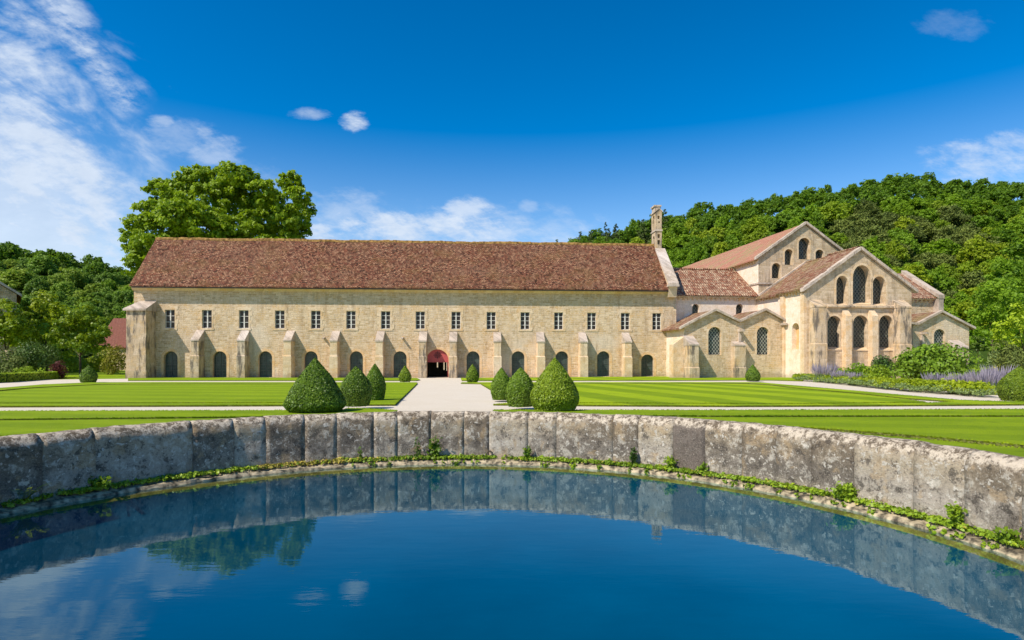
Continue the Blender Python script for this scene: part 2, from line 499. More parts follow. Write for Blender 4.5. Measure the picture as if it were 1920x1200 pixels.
def glass_mat(name, lattice=0.0, base=(0.018, 0.022, 0.022), lead=(0.20, 0.19, 0.16), square=False):
    m, k = material(name)
    co = k.new('ShaderNodeTexCoord').outputs['Object']
    X, Y, Z = k.xyz(co)
    n = k.noise(co, 2.0, 3)
    n2 = k.noise(co, 11.0, 2)
    col = k.mix(k.ramp(n, 0.35, 0.7), base, tuple(2.0 * b for b in base))
    if lattice:
        s = k.math('ADD', X, Y)
        f = 1.0 / lattice
        if square:
            p, q = s, Z
        else:
            p, q = k.math('ADD', s, k.math('MULTIPLY', Z, 0.8)), k.math('SUBTRACT', s, k.math('MULTIPLY', Z, 0.8))
        def ln(c):
            return k.math('ABSOLUTE', k.math('SUBTRACT', k.math('FRACT', k.math('MULTIPLY', c, f)), 0.5))
        d = k.math('MINIMUM', ln(p), ln(q))
        col = k.mix(k.ramp(d, 0.07, 0.12, 1.0, 0.0), col, lead)
    b = k.new('ShaderNodeBump', {'Strength': 0.25, 'Distance': 0.02, 'Height': n2})
    p = k.new('ShaderNodeBsdfPrincipled', {'Base Color': col, 'Roughness': 0.18, 'Specular IOR Level': 0.22})
    k.l.new(b.outputs[0], p.inputs['Normal'])
    out = k.new('ShaderNodeOutputMaterial')
    k.l.new(p.outputs[0], out.inputs[0])
    return m


M['glass'] = glass_mat('window_glass', 0.0, (0.026, 0.020, 0.017))
M['arch_glass'] = glass_mat('arched_window_glass', 0.30, (0.036, 0.050, 0.044), (0.075, 0.085, 0.075), True)
M['lattice'] = glass_mat('leaded_lattice_glass', 0.34, (0.018, 0.024, 0.024), (0.34, 0.34, 0.28))
M['lattice_fine'] = glass_mat('leaded_fine_glass', 0.36, (0.020, 0.025, 0.023), (0.15, 0.15, 0.12))


def lawn_mat(name, ang, width, amt=0.35):
    m, k = material(name)
    co = k.new('ShaderNodeTexCoord').outputs['Object']
    X, Y, Z = k.xyz(co)
    ca, sa = math.cos(rad(ang)), math.sin(rad(ang))
    s = k.math('ADD', k.math('MULTIPLY', X, ca), k.math('MULTIPLY', Y, sa))
    wob = k.noise(co, 0.35, 3)
    s = k.math('ADD', s, k.math('MULTIPLY', wob, 0.35))
    st = k.ramp(k.math('SINE', k.math('MULTIPLY', s, math.pi / width)), -0.35, 0.35)
    n = k.noise(co, 0.5, 5, 0.65)
    fine = k.noise(co, 34.0, 5, 0.8)
    f = k.math('ADD', k.math('MULTIPLY', st, amt), k.math('ADD', k.math('MULTIPLY', n, 0.55), k.math('MULTIPLY', fine, 0.35)))
    col = k.mix(k.ramp(f, 0.25, 0.95, 0, 1, False), (0.130, 0.210, 0.004), (0.300, 0.390, 0.008))
    col = k.mix(k.ramp(fine, 0.55, 0.8, 0, 0.5), col, (0.055, 0.11, 0.004))
    wear = k.noise(co, 1.7, 6, 0.75, 0.4)
    col = k.mix(k.ramp(wear, 0.55, 0.70, 0, 0.35), col, (0.21, 0.24, 0.03))
    col = k.mix(k.ramp(wear, 0.45, 0.32, 0, 0.35), col, (0.06, 0.125, 0.008))
    finish(k, col, 0.9, fine, 0.9, 0.03, 0.1)
    return m


M['lawn'] = lawn_mat('mown_lawn', 12, 1.6, 0.42)
M['lawn_left'] = lawn_mat('mown_lawn_left', 80, 1.3, 0.18)
M['lawn_low'] = lawn_mat('mown_lawn_near', 78, 0.9, 0.14)
M['meadow'] = lawn_mat('rough_grass', 10, 3.0, 0.05)


def gravel_mat():
    m, k = material('pale_gravel')
    co = k.new('ShaderNodeTexCoord').outputs['Object']
    f = k.noise(co, 45, 4, 0.8)
    n = k.noise(co, 0.7, 5)
    col = k.mix(k.ramp(f, 0.3, 0.7), (0.50, 0.42, 0.32), (0.74, 0.655, 0.53))
    col = k.mix(k.ramp(n, 0.4, 0.65, 0, 0.25), col, (0.55, 0.46, 0.33))
    mid = k.noise(co, 9, 5, 0.8)
    col = k.mix(k.ramp(mid, 0.5, 0.72, 0, 0.3), col, (0.42, 0.35, 0.26))
    finish(k, col, 0.95, f, 0.6, 0.02, 0.1)
    return m


M['gravel'] = gravel_mat()


def basin_mat(name, plain_dark=False):
    m, k = material(name)
    tc = k.new('ShaderNodeTexCoord')
    co = tc.outputs['Object']
    oi = k.new('ShaderNodeObjectInfo').outputs['Random']
    off = k.new('ShaderNodeVectorMath', {0: co}, operation='ADD')
    k.l.new(k.vec(k.math('MULTIPLY', oi, 37.0), k.math('MULTIPLY', oi, 11.0), 0), off.inputs[1])
    v = off.outputs[0]
    X, Y, Z = k.xyz(co)
    r2 = k.math('FRACT', k.math('MULTIPLY', oi, 7.31))
    big = k.noise(v, 1.7, 7, 0.7, 0.4)
    med = k.noise(v, 5.0, 7, 0.78, 0.15)
    med2 = k.noise(v, 7.5, 7, 0.78, 0.25)
    fine = k.noise(v, 26, 6, 0.8)
    spot = k.noise(v, 13.0, 3, 0.6, 0.5)
    grain = k.noise(v, 60, 3, 0.8)
    b = k.math('ADD', k.math('MULTIPLY', big, 0.7), k.math('ADD', k.math('MULTIPLY', med, 0.3), k.math('MULTIPLY', k.math('SUBTRACT', r2, 0.5), 0.28)))
    # warm crust above, cool grey wash below, pale lime at the foot
    zc = k.math('ADD', Z, k.math('MULTIPLY', k.math('SUBTRACT', med, 0.5), 0.55))
    upper = k.ramp(zc, 0.30, 0.66)
    lowc = k.mix(k.ramp(b, 0.40, 0.60), (0.17, 0.15, 0.13), (0.43, 0.39, 0.34))
    upc = k.mix(k.ramp(b, 0.40, 0.60), (0.19, 0.155, 0.115), (0.44, 0.375, 0.28))
    col = k.mix(upper, lowc, upc)
    if plain_dark:
        col = k.mix(k.ramp(med, 0.3, 0.7), (0.13, 0.108, 0.095), (0.205, 0.175, 0.155))
        col = k.mix(k.ramp(fine, 0.5, 0.72, 0, 0.4), col, (0.07, 0.06, 0.055))
        pass
    else:
        foot = k.ramp(zc, 0.26, 0.06)
        col = k.mix(k.math('MULTIPLY', foot, k.ramp(med2, 0.42, 0.55, 0, 0.75)), col, (0.60, 0.54, 0.43))
        col = k.mix(k.ramp(med, 0.535, 0.60, 0, 0.75), col, (0.56, 0.53, 0.47))
        col = k.mix(k.ramp(med, 0.455, 0.40, 0, 0.75), col, (0.065, 0.057, 0.050))
        col = k.mix(k.ramp(med2, 0.56, 0.62, 0, 0.7), col, (0.10, 0.085, 0.070))
        warm = k.noise(v, 3.1, 5, 0.65, 0.5)
        col = k.mix(k.ramp(warm, 0.54, 0.64, 0, 0.55), col, (0.46, 0.34, 0.20))
        col = k.mix(k.ramp(spot, 0.60, 0.65, 0, 0.85), col, (0.66, 0.63, 0.57))
        streak = k.noise(k.vec(k.math('MULTIPLY', k.math('ADD', X, Y), 9.0), k.math('MULTIPLY', Z, 1.1), oi), 1.0, 5, 0.7)
        col = k.mix(k.math('MULTIPLY', k.ramp(streak, 0.56, 0.70), 0.3), col, (0.10, 0.09, 0.085))
    nz = k.xyz(k.new('ShaderNodeNewGeometry').outputs['Normal'])[2]
    topm = k.ramp(k.math('ADD', nz, k.math('MULTIPLY', k.math('SUBTRACT', med, 0.5), 1.6)), 0.22, 0.55)
    topc = k.mix(k.ramp(k.noise(v, 8.0, 6, 0.85), 0.44, 0.55), (0.12, 0.095, 0.07), (0.64, 0.575, 0.48))
    col = k.mix(k.math('MULTIPLY', topm, 0.92), col, topc)
    col = k.mix(k.ramp(fine, 0.50, 0.66, 0, 0.6), col, (0.055, 0.046, 0.038))
    col = k.mix(k.ramp(grain, 0.54, 0.7, 0, 0.5), col, (0.62, 0.58, 0.5))
    col = k.mix(1.0, col, (0.94, 0.87, 0.79), 'MULTIPLY')
    h = k.math('ADD', k.math('MULTIPLY', med, 0.7), k.math('ADD', k.math('MULTIPLY', fine, 0.6), k.math('MULTIPLY', med2, 0.4)))
    finish(k, col, 0.95, h, 0.8, 0.04, 0.1)
    return m


M['basin'] = basin_mat('lichened_basin_stone')
M['basin_dark'] = basin_mat('dark_basin_stone', True)
M['ledge'] = plain('wet_ledge_stone', (0.27, 0.215, 0.135), 0.8, 0.3, 0, 0.85, 11)
M['submerged'] = plain('algae_step', (0.26, 0.17, 0.04), 0.9, 0.1, 0, 0.4, 5)
M['bed'] = plain('teal_pool_bed', (0.0, 0.060, 0.108), 0.95, 0.0, 0, 0.18, 0.5)


def water_mat():
    m, k = material('basin_water')
    co = k.new('ShaderNodeTexCoord').outputs['Object']
    X, Y, Z = k.xyz(co)
    n1 = k.noise(k.vec(k.math('MULTIPLY', X, 1.6), k.math('MULTIPLY', Y, 5.0), 0), 1.0, 3, 0.5)
    n2 = k.noise(k.vec(k.math('MULTIPLY', X, 5.0), k.math('MULTIPLY', Y, 16.0), 4.0), 1.0, 3, 0.55)
    h = k.math('ADD', k.math('MULTIPLY', n1, 1.0), k.math('MULTIPLY', n2, 0.30))
    b = k.new('ShaderNodeBump', {'Strength': 0.30, 'Distance': 0.003, 'Height': h})
    back = k.new('ShaderNodeNewGeometry').outputs['Backfacing']
    fr = k.new('ShaderNodeFresnel', {'IOR': k.ramp(back, 0, 1, 1.85, 1 / 1.85, False)})
    k.l.new(b.outputs[0], fr.inputs['Normal'])
    gl = k.new('ShaderNodeBsdfGlossy', {'Roughness': 0.015, 'Color': (0.80, 0.98, 1.0)})
    k.l.new(b.outputs[0], gl.inputs['Normal'])
    tr = k.new('ShaderNodeBsdfTransparent', {'Color': (0.74, 0.88, 0.90)})
    mx = k.new('ShaderNodeMixShader', {0: fr.outputs[0]})
    k.l.new(tr.outputs[0], mx.inputs[1])
    k.l.new(gl.outputs[0], mx.inputs[2])
    out = k.new('ShaderNodeOutputMaterial')
    k.l.new(mx.outputs[0], out.inputs[0])
    return m


M['water'] = water_mat()

M['fol_hill'] = foliage('hill_foliage', (0.040, 0.100, 0.008), (0.115, 0.225, 0.014), (0.180, 0.300, 0.018), 0.25, 0.45, 0.6, (0.170, 0.240, 0.014))
M['fol_hill_haze'] = foliage('hazy_hill_foliage', (0.042, 0.098, 0.016), (0.105, 0.205, 0.030), (0.165, 0.270, 0.040), 0.25, 0.42, 0.6, (0.150, 0.225, 0.026))  # hill foliage again, muted and bluer: the left hill's haze put into colour
M['fol_pine'] = foliage('pine_foliage', (0.016, 0.034, 0.012), (0.040, 0.066, 0.020), (0.06, 0.085, 0.03), 0.4, 0.1, 0.7)
M['fol_grey'] = foliage('grey_green_foliage', (0.040, 0.066, 0.018), (0.085, 0.125, 0.038), (0.12, 0.165, 0.06), 0.3, 0.2, 0.7)
M['fol_plane'] = foliage('plane_tree_foliage', (0.042, 0.100, 0.006), (0.140, 0.235, 0.010), (0.230, 0.330, 0.014), 0.3, 0.45, 0.5)
M['fol_garden'] = foliage('garden_foliage', (0.060, 0.125, 0.008), (0.180, 0.260, 0.012), (0.290, 0.370, 0.018), 0.5, 0.42, 0.5)
M['fol_dark'] = foliage('dark_shrub_foliage', (0.022, 0.055, 0.012), (0.055, 0.105, 0.022), (0.10, 0.16, 0.04), 0.8, 0.2, 0.5)
M['fol_box'] = foliage('boxwood_foliage', (0.030, 0.070, 0.008), (0.075, 0.145, 0.014), (0.14, 0.22, 0.02), 2.2, 0.18, 0.5)
M['fol_boxlight'] = foliage('boxwood_fresh_foliage', (0.050, 0.095, 0.008), (0.110, 0.180, 0.014), (0.18, 0.25, 0.02), 2.2, 0.2, 0.5)
M['fol_core'] = plain('boxwood_inside', (0.028, 0.055, 0.009), 0.9, 0.1, 0, 0.5, 14)
M['fol_yellow'] = foliage('golden_foliage', (0.16, 0.18, 0.012), (0.30, 0.32, 0.02), (0.42, 0.42, 0.05), 1.0, 0.25, 0.55)
M['fol_olive'] = foliage('olive_yellow_foliage', (0.06, 0.075, 0.01), (0.12, 0.135, 0.015), (0.20, 0.19, 0.03), 1.0, 0.25, 0.55)
M['fol_mid'] = foliage('mid_green_foliage', (0.030, 0.080, 0.010), (0.085, 0.165, 0.016), (0.15, 0.245, 0.025), 0.8, 0.3, 0.5)
M['fol_lime'] = foliage('lime_green_foliage', (0.08, 0.15, 0.01), (0.17, 0.27, 0.015), (0.27, 0.36, 0.03), 1.0, 0.3, 0.55)
M['fol_purple'] = foliage('purple_foliage', (0.045, 0.010, 0.016), (0.085, 0.020, 0.026), (0.13, 0.035, 0.04), 1.0, 0.15, 0.5)
M['fol_sage'] = foliage('silvery_foliage', (0.050, 0.095, 0.050), (0.115, 0.180, 0.100), (0.190, 0.260, 0.170), 1.5, 0.2, 0.7)
M['fol_ivy'] = foliage('ivy_foliage', (0.045, 0.10, 0.010), (0.125, 0.215, 0.02), (0.22, 0.31, 0.03), 1.2, 0.25, 0.5)
M['fol_dry'] = foliage('yellowing_leaves', (0.14, 0.14, 0.04), (0.24, 0.22, 0.07), (0.30, 0.29, 0.12), 1.5, 0.2, 0.6)
M['flower'] = foliage('lavender_flowers', (0.10, 0.105, 0.24), (0.16, 0.165, 0.37), (0.22, 0.225, 0.46), 2.0, 0.2, 0.8)
M['hill_floor'] = plain('forest_floor', (0.030, 0.055, 0.010), 1.0, 0.05, 0, 0.5, 0.2)


# ------------------------------------------------------------------ the ground, lawns and paths
PCX, PCY, PR = -0.85, 4.68, 6.07                  # pool centre and outer radius of its wall
RI = PR - 0.36                                     # inner face of the wall
Z_TOP, Z_WATER = EYE - 0.98, EYE - 1.85


def polar_sheet(name, radii, mat, lift, n=160):
    mb = MB()
    for r in radii:
        for i in range(n):
            t = 2 * math.pi * i / n
            x, y = PCX + r * math.cos(t), PCY + r * math.sin(t)
            mb.v.append((x, y, G(y) + lift))
    for j in range(len(radii) - 1):
        for i in range(n):
            mb.f.append((j * n + i, j * n + (i + 1) % n, (j + 1) * n + (i + 1) % n, (j + 1) * n + i))
            mb.m.append(0)
    return tag(mb.build(name, mat), kind='structure')


polar_sheet('ground', [PR - 0.15, 8, 12, 20, 30, 40, 50, 56, 58, 60, 62, 66, 70, 90, 150, 400, 1500], M['meadow'], -0.012)
polar_sheet('gravel_path', [PR - 0.15, 8, 12, 20, 30, 40, 48, 56, 58, 60, 62, 64, 66], M['gravel'], 0.0)


def gpl(x, y, lift):
    """like gp, for the upper face of turf that stands a little above the ground"""
    t = (y - HOR) / F
    Y = (1.33 - lift) / max(t - 0.016, 1e-6)
    if Y > 66:
        Y = (1.33 + 0.016 * 66 - lift) / t
    return Vector(((x - CX) / F * Y, Y, G(Y)))


def lawn(name, px, mat, lift=0.055, world=None):
    pts = [gpl(x, y, lift) for x, y in px] if world is None else [Vector((x, y, G(y))) for x, y in world]
    mb = MB()
    mb.poly([(p.x, p.y, G(p.y) + lift) for p in pts], 0)
    n = len(pts)
    for i in range(n):
        a, b = pts[i], pts[(i + 1) % n]
        mb.poly([(a.x, a.y, G(a.y) + lift), (a.x, a.y, G(a.y) - 0.02), (b.x, b.y, G(b.y) - 0.02), (b.x, b.y, G(b.y) + lift)], 1)
    # short ragged fringe of grass along the edge
    rng = np.random.default_rng(len(name) + n)
    for i in range(n):
        a, b = pts[i], pts[(i + 1) % n]
        L = (b - a).length
        mid = (a + b) / 2
        if mid.y > 34 or L > 60: continue
        d = (b - a).normalized()
        o = Vector((d.y, -d.x, 0))
        for q in range(int(min(2200, L * 55))):
            c = a + (b - a) * rng.random()
            w = 0.015 + 0.02 * rng.random()
            h = 0.008 + 0.018 * rng.random()
            z = G(c.y) + lift
            s = 1 if rng.random() < 0.5 else -1
            mb.poly([(c.x - d.x * w, c.y - d.y * w, z - 0.02), (c.x + d.x * w, c.y + d.y * w, z - 0.02), (c.x + o.x * 0.03 * s, c.y + o.y * 0.03 * s, z + h)], 0)
    return tag(mb.build(name, [mat, M['soil']]), kind='structure')


# inner lawns with their narrow border strips
lawn('lawn', [(-260, 752), (-60, 741), (0, 733.5), (60, 728), (183, 721.5), (300, 720.2), (722, 720.0), (690, 754), (300, 754.5), (0, 755), (-260, 756)], M['lawn_left'])
lawn('lawn_border', [(-260, 757.5), (0, 756.3), (300, 755.8), (690, 755.3), (724, 719.2), (300, 719.3), (183, 720.4), (60, 726.5), (0, 731.5), (-60, 738), (-80, 734), (0, 727), (80, 720.5), (170, 716.8), (300, 716.2), (781, 716.6), (783, 718.5), (741, 758), (400, 759.5), (0, 761), (-260, 762)], M['lawn_left'])
lawn('lawn', [(902, 720.0), (1300, 719.3), (1400, 719.4), (1440, 722), (1480, 727), (1600, 738), (1700, 748.5), (1735, 753.2), (1500, 756), (1300, 755.5), (962, 754)], M['lawn'])
lawn('lawn_border', [(900, 719.2), (1300, 718.4), (1405, 718.2), (1445, 721), (1482, 725.6), (1600, 736.2), (1700, 746.2), (1790, 752.3), (1760, 754.2), (1735, 754.6), (1500, 757.2), (1300, 756.7), (961, 755.2), (925, 757.5), (1100, 759), (1360, 760.4), (1600, 759.6), (1920, 757.5), (2200, 755), (2200, 747), (1920, 752.6), (1880, 752.2), (1800, 749.6), (1663, 737.6), (1480, 721.5), (1425, 716.5), (1300, 716.2), (866, 716.6), (864, 718.5)], M['lawn'])
# grass along the foot of the buildings
lawn('lawn_strip', [(240, 713), (780, 713.3), (788, 712.0), (782, 708.5), (240, 707)], M['lawn_left'], 0.06)
lawn('lawn_strip', [(866, 713.3), (1200, 713.0), (1440, 712.3), (1505, 714), (1510, 706), (1440, 704), (864, 708.5)], M['lawn'], 0.06)
# raised strip in front of the basin and the lower lawns around it
lawn('lawn_strip', [(-300, 771.5), (0, 770.2), (480, 769), (640, 768.3), (652, 765), (716, 766.5), (745, 769.5), (735, 775), (480, 780.5), (0, 785.3), (-300, 788)], M['lawn_low'], 0.11)
lawn('lawn_strip', [(925, 768.0), (1085, 768.3), (1360, 768.6), (1920, 766.6), (2250, 765), (2250, 779), (1920, 778.8), (1360, 779.2), (1085, 777.5), (925, 775)], M['lawn_low'], 0.11)


def arc(r, a0, a1, n):
    return [(PCX + r * math.cos(rad(a0 + (a1 - a0) * i / n)), PCY + r * math.sin(rad(a0 + (a1 - a0) * i / n))) for i in range(n + 1)]


pl = [gp(x, y) for x, y in [(-300, 791), (0, 788.3), (480, 783.5), (700, 782)]]
lawn('lawn_lower', None, M['lawn_low'], 0.075, arc(10.1, 178, 106, 24) + [(p.x, p.y) for p in reversed(pl)])
pr_ = [gp(x, y) for x, y in [(1000, 782), (1085, 781.5), (1400, 781.6), (1920, 781.4), (2250, 782)]]
lawn('lawn_lower', None, M['lawn_low'], 0.075, arc(10.1, 2, 74, 24) + [(p.x, p.y) for p in pr_])
lawn('lawn_ring', None, M['lawn_low'], 0.05, arc(6.35, 0, 180, 50) + arc(9.8, 180, 0, 50))
# lawns away from the axis
lawn('lawn', [(112, 707), (150, 709), (190, 706), (240, 706.2), (240, 700), (190, 696), (110, 700)], M['lawn_left'], 0.05)
lawn('lawn', [(1818, 697), (1900, 700), (2050, 705), (2050, 690), (1900, 688), (1812, 688.5)], M['lawn'], 0.05)

# ------------------------------------------------------------------ the basin: bed, water, ledge, wall slabs
mb = MB()
n = 96
prof = [(RI + 0.02, -0.02), (RI - 0.19, -0.025), (RI - 0.24, -0.04), (RI - 0.27, -0.07), (RI - 0.33, -0.30), (0.01, -0.42)]
for r, z in prof[:3]:
    pass
mb.revolve([(r, z) for r, z in prof[:4]], (PCX, PCY, Z_WATER), n)
tag(mb.build('sunken_step', M['submerged'], smooth=True), kind='structure')
mb = MB()
mb.revolve([(r, z) for r, z in prof[3:]], (PCX, PCY, Z_WATER), n)
tag(mb.build('pool_bed', M['bed'], smooth=True), kind='structure')
mb = MB()
mb.poly([(PCX + (RI + 0.05) * math.cos(2 * math.pi * i / n), PCY + (RI + 0.05) * math.sin(2 * math.pi * i / n), Z_WATER) for i in range(n)])
tag(mb.build('water', M['water']), kind='structure')

basin = empty('basin_wall', (PCX, PCY, Z_WATER), 0, 'low round wall of weathered grey stone slabs enclosing the pool', 'basin wall')


def px_to_angle(x, r):
    a = (x - CX) / F
    # ray (a*t, t) meets the circle (far side)
    A, B, C = a * a + 1, -2 * (a * PCX + PCY), PCX ** 2 + PCY ** 2 - r * r
    t = (-B + math.sqrt(B * B - 4 * A * C)) / (2 * A)
    return math.atan2(t - PCY, a * t - PCX)


joints = [px_to_angle(x, RI) for x in (1915, 1808, 1712, 1601, 1521, 1455, 1391, 1322, 1262, 1197, 1149, 1043, 990, 917, 870, 808, 745, 701, 632, 572, 499, 439, 362, 180, 80, -20)]
a = joints[0]
pre = []
while a > joints[-1] - 2 * math.pi + 0.17:
    a -= 0.15 + 0.05 * random.random()
    pre.append(a)
rest = joints[-1] - 2 * math.pi
joints = list(reversed(pre)) + joints
joints[0] = rest
rngs = random.Random(5)


def slab(a0, a1, dark, idx):
    top = 0.87 + rngs.uniform(-0.006, 0.006)
    lean = rngs.uniform(-0.004, 0.004)
    gap = 0.0012 / RI
    a0, a1 = a0 + gap, a1 - gap
    nz, na = 14, max(6, int((a1 - a0) * RI / 0.07))
    prof = [(0.0, -0.05 + (top - 0.17 + 0.05) * i / nz) for i in range(nz + 1)]
    prof += [(0.012, top - 0.12), (0.035, top - 0.075), (0.07, top - 0.035), (0.12, top - 0.008), (0.19, top), (0.26, top - 0.004), (0.32, top - 0.03), (0.355, top - 0.09), (0.36, top - 0.25), (0.36, -0.05)]
    m = MB()
    npf = len(prof)
    for i in range(na + 1):
        t = a0 + (a1 - a0) * i / na
        e = min(i, na - i)
        edge = {0: 0.004}.get(e, 0.0)
        for j, (o, z) in enumerate(prof):
            q = Vector((t * RI * 2.2, z * 2.2, o * 2.2))
            dn = 0.014 * mnoise.noise(q) + 0.010 * mnoise.noise(q * 3.1) + 0.006 * mnoise.noise(q * 8)
            dz = 0.0
            if j > nz:
                dz = 0.010 * mnoise.noise(q * 2.2) + 0.009 * mnoise.noise(q * 6)
            if j > nz + 6: dn = 0
            r = RI + o + lean + edge * (1 if j <= nz + 3 else 0) + dn
            m.v.append((r * math.cos(t), r * math.sin(t), z + dz))
    for i in range(na):
        for j in range(npf - 1):
            m.f.append((i * npf + j, (i + 1) * npf + j, (i + 1) * npf + j + 1, i * npf + j + 1))
    m.f.append(tuple(range(npf)))
    m.f.append(tuple(na * npf + j for j in range(npf - 1, -1, -1)))
    m.m = [0] * len(m.f)
    o = m.build('stone_slab', M['basin_dark'] if dark else M['basin'], basin, smooth=True)
    if dark: o['label'] = 'plain dark grey stone slab'
    return o


dark_a = px_to_angle(1300, RI)
for i in range(len(joints) - 1):
    a0, a1 = joints[i], joints[i + 1]
    slab(a0, a1, a0 < dark_a < a1, i)

# ledge at the foot of the wall: rough flat stones just above the water
mb = MB()
na, prof = 420, [(-0.215, -0.10), (-0.205, 0.0), (-0.175, 0.04), (-0.09, 0.06), (0.02, 0.075)]
for i in range(na):
    t = 2 * math.pi * i / na
    for j, (o, z) in enumerate(prof):
        q = Vector((math.cos(t) * RI * 1.8, math.sin(t) * RI * 1.8, j * 0.4))
        dn = 0.035 * mnoise.noise(q) + 0.03 * mnoise.noise(q * 3.3) + 0.02 * mnoise.noise(q * 7.1)
        r = RI + o + (dn if j < 4 else 0)
        mb.v.append((r * math.cos(t), r * math.sin(t), z + (0.5 * dn + 0.02 * mnoise.noise(q * 5) if j > 0 else 0)))
for i in range(na):
    for j in range(len(prof) - 1):
        k0, k1 = i * len(prof) + j, ((i + 1) % na) * len(prof) + j
        mb.f.append((k0, k1, k1 + 1, k0 + 1))
        mb.m.append(0)
mb.build('ledge', M['ledge'], basin)

# iron mooring ring hanging over the ledge
ra = px_to_angle(919, RI)
rc = Vector((PCX + (RI - 0.03) * math.cos(ra), PCY + (RI - 0.03) * math.sin(ra), Z_WATER + 0.20))
mb = MB()
mb.tube([(0.055 * math.sin(t * math.pi / 8), -0.02, 0.055 * math.cos(t * math.pi / 8) - 0.055) for t in range(17)], 0.009, seg=6)
mb.tube([(0, 0.06, 0.0), (0, -0.02, 0.0), (0, -0.035, -0.012)], 0.010, seg=6)
o = mb.build('mooring_ring', M['rust'])
o.location = rc
tag(o, 'small rusty iron ring fixed at the foot of the basin wall', 'iron ring')


# ------------------------------------------------------------------ foliage builders
def rand_dirs(rng, n):
    v = rng.normal(size=(n, 3))
    return v / np.linalg.norm(v, axis=1, keepdims=True)


def leaf_arrays(rng, pos, nrm, size, jit=0.7, aspect=0.62, sizevar=0.35):
    n = len(pos)
    d = nrm + jit * rand_dirs(rng, n)
    d /= np.linalg.norm(d, axis=1, keepdims=True) + 1e-9
    t = np.cross(d, rand_dirs(rng, n))
    t /= np.linalg.norm(t, axis=1, keepdims=True) + 1e-9
    b = np.cross(d, t)
    s = size * (1 + sizevar * rng.normal(size=(n, 1))).clip(0.4, 1.8)
    a0, b0 = t * s * 0.5, b * s * 0.5 * aspect
    bend = d * s * 0.08
    v = np.stack([pos - a0, pos + b0 + bend, pos + a0, pos - b0 + bend], axis=1)
    return v.reshape(-1, 3)


def leaf_mesh(name, vs, mats=None, mat_idx=None, body=None):
    """mesh of diamond leaves (vs: 4 points each); body = (verts, faces, material index) joined in front"""
    bv, bf, bm = body if body else ([], [], 0)
    nb = len(bv)
    n = len(vs) // 4
    me = bpy.data.meshes.new(name)
    me.vertices.add(nb + len(vs))
    co = np.concatenate([np.asarray(bv, dtype=np.float32).reshape(-1, 3), np.asarray(vs, dtype=np.float32)])
    me.vertices.foreach_set('co', co.ravel())
    bl = [i for f in bf for i in f]
    me.loops.add(len(bl) + 4 * n)
    me.loops.foreach_set('vertex_index', np.concatenate([np.asarray(bl, dtype=np.int32), np.arange(nb, nb + 4 * n, dtype=np.int32)]))
    sz = np.concatenate([np.asarray([len(f) for f in bf], dtype=np.int32), np.full(n, 4, dtype=np.int32)])
    me.polygons.add(len(sz))
    st = np.concatenate([[0], np.cumsum(sz)[:-1]]).astype(np.int32)
    me.polygons.foreach_set('loop_start', st)
    mi = np.concatenate([np.full(len(bf), bm, dtype=np.int32), (np.zeros(n, dtype=np.int32) if mat_idx is None else mat_idx.astype(np.int32))])
    me.polygons.foreach_set('material_index', mi)
    for m in mats or []:
        me.materials.append(m)
    me.update(calc_edges=True)
    me.validate()
    return me


def crown_points(rng, lobes, per, sub=10, subr=0.36, bias=0.25, inner=0.12):
    P, N = [], []
    for (x, y, z, r) in lobes:
        c = np.array((x, y, z))
        d = rand_dirs(rng, sub)
        d[:, 2] = d[:, 2] + bias
        d /= np.linalg.norm(d, axis=1, keepdims=True)
        rr = r * rng.uniform(0.62, 0.98, size=(sub, 1))
        cs = c + d * rr
        for q in range(sub):
            m = max(4, int(per * r * r / sub))
            sr = r * subr * rng.uniform(0.65, 1.3)
            e = rand_dirs(rng, m)
            e[:, 2] += 0.2
            e /= np.linalg.norm(e, axis=1, keepdims=True)
            p = cs[q] + e * sr * (rng.random((m, 1)) ** 0.45) * np.array((1.15, 1.15, 0.75))
            P.append(p)
            nn = e * 0.6 + d[q] * 0.6 + np.array((0, 0, 0.35))
            N.append(nn / np.linalg.norm(nn, axis=1, keepdims=True))
        mi = int(inner * per * r * r)
        if mi:
            e = rand_dirs(rng, mi)
            P.append(c + e * r * 0.55 * rng.random((mi, 1)) ** 0.4)
            N.append(e)
    return np.concatenate(P), np.concatenate(N)


def limb(mb, p0, p1, r0, r1, rng, bend=0.12, n=5):
    p0, p1 = Vector(p0), Vector(p1)
    L = (p1 - p0).length
    pts = []
    off = Vector(rng.uniform(-1, 1, 3)) * bend * L
    for i in range(n + 1):
        t = i / n
        pts.append(p0.lerp(p1, t) + off * math.sin(t * math.pi))
    mb.tube(pts, r0, r1, 7)


def make_tree(name, lobes, per, leaf, mat, trunk_r, base, fork, label, cat='tree', group=None, rng=None, sub=10, jit=0.7, limbs=True, subr=0.36):
    """tree with its base at `base`; lobes are world positions"""
    rng = rng or RNG
    root = empty(name, base, 0, label, cat, group)
    b = Vector(base)
    lb = [(x - b.x, y - b.y, z - b.z, r) for x, y, z, r in lobes]
    P, N = crown_points(rng, lb, per, sub, subr)
    me = leaf_mesh('crown', leaf_arrays(rng, P, N, leaf, jit), [mat])
    o = bpy.data.objects.new('crown', me)
    COL.objects.link(o)
    o.parent = root
    mb = MB()
    limb(mb, (0, 0, -0.3), (rng.uniform(-.1, .1), rng.uniform(-.1, .1), fork), trunk_r, trunk_r * 0.75, rng, 0.02)
    if limbs:
        for (x, y, z, r) in lb:
            limb(mb, (0, 0, fork - 0.1), (x * 0.62, y * 0.62, fork + (z - fork) * 0.62), trunk_r * 0.34, trunk_r * 0.06, rng, 0.08)
    mb.build('trunk', M['bark'], root, smooth=True)
    return root


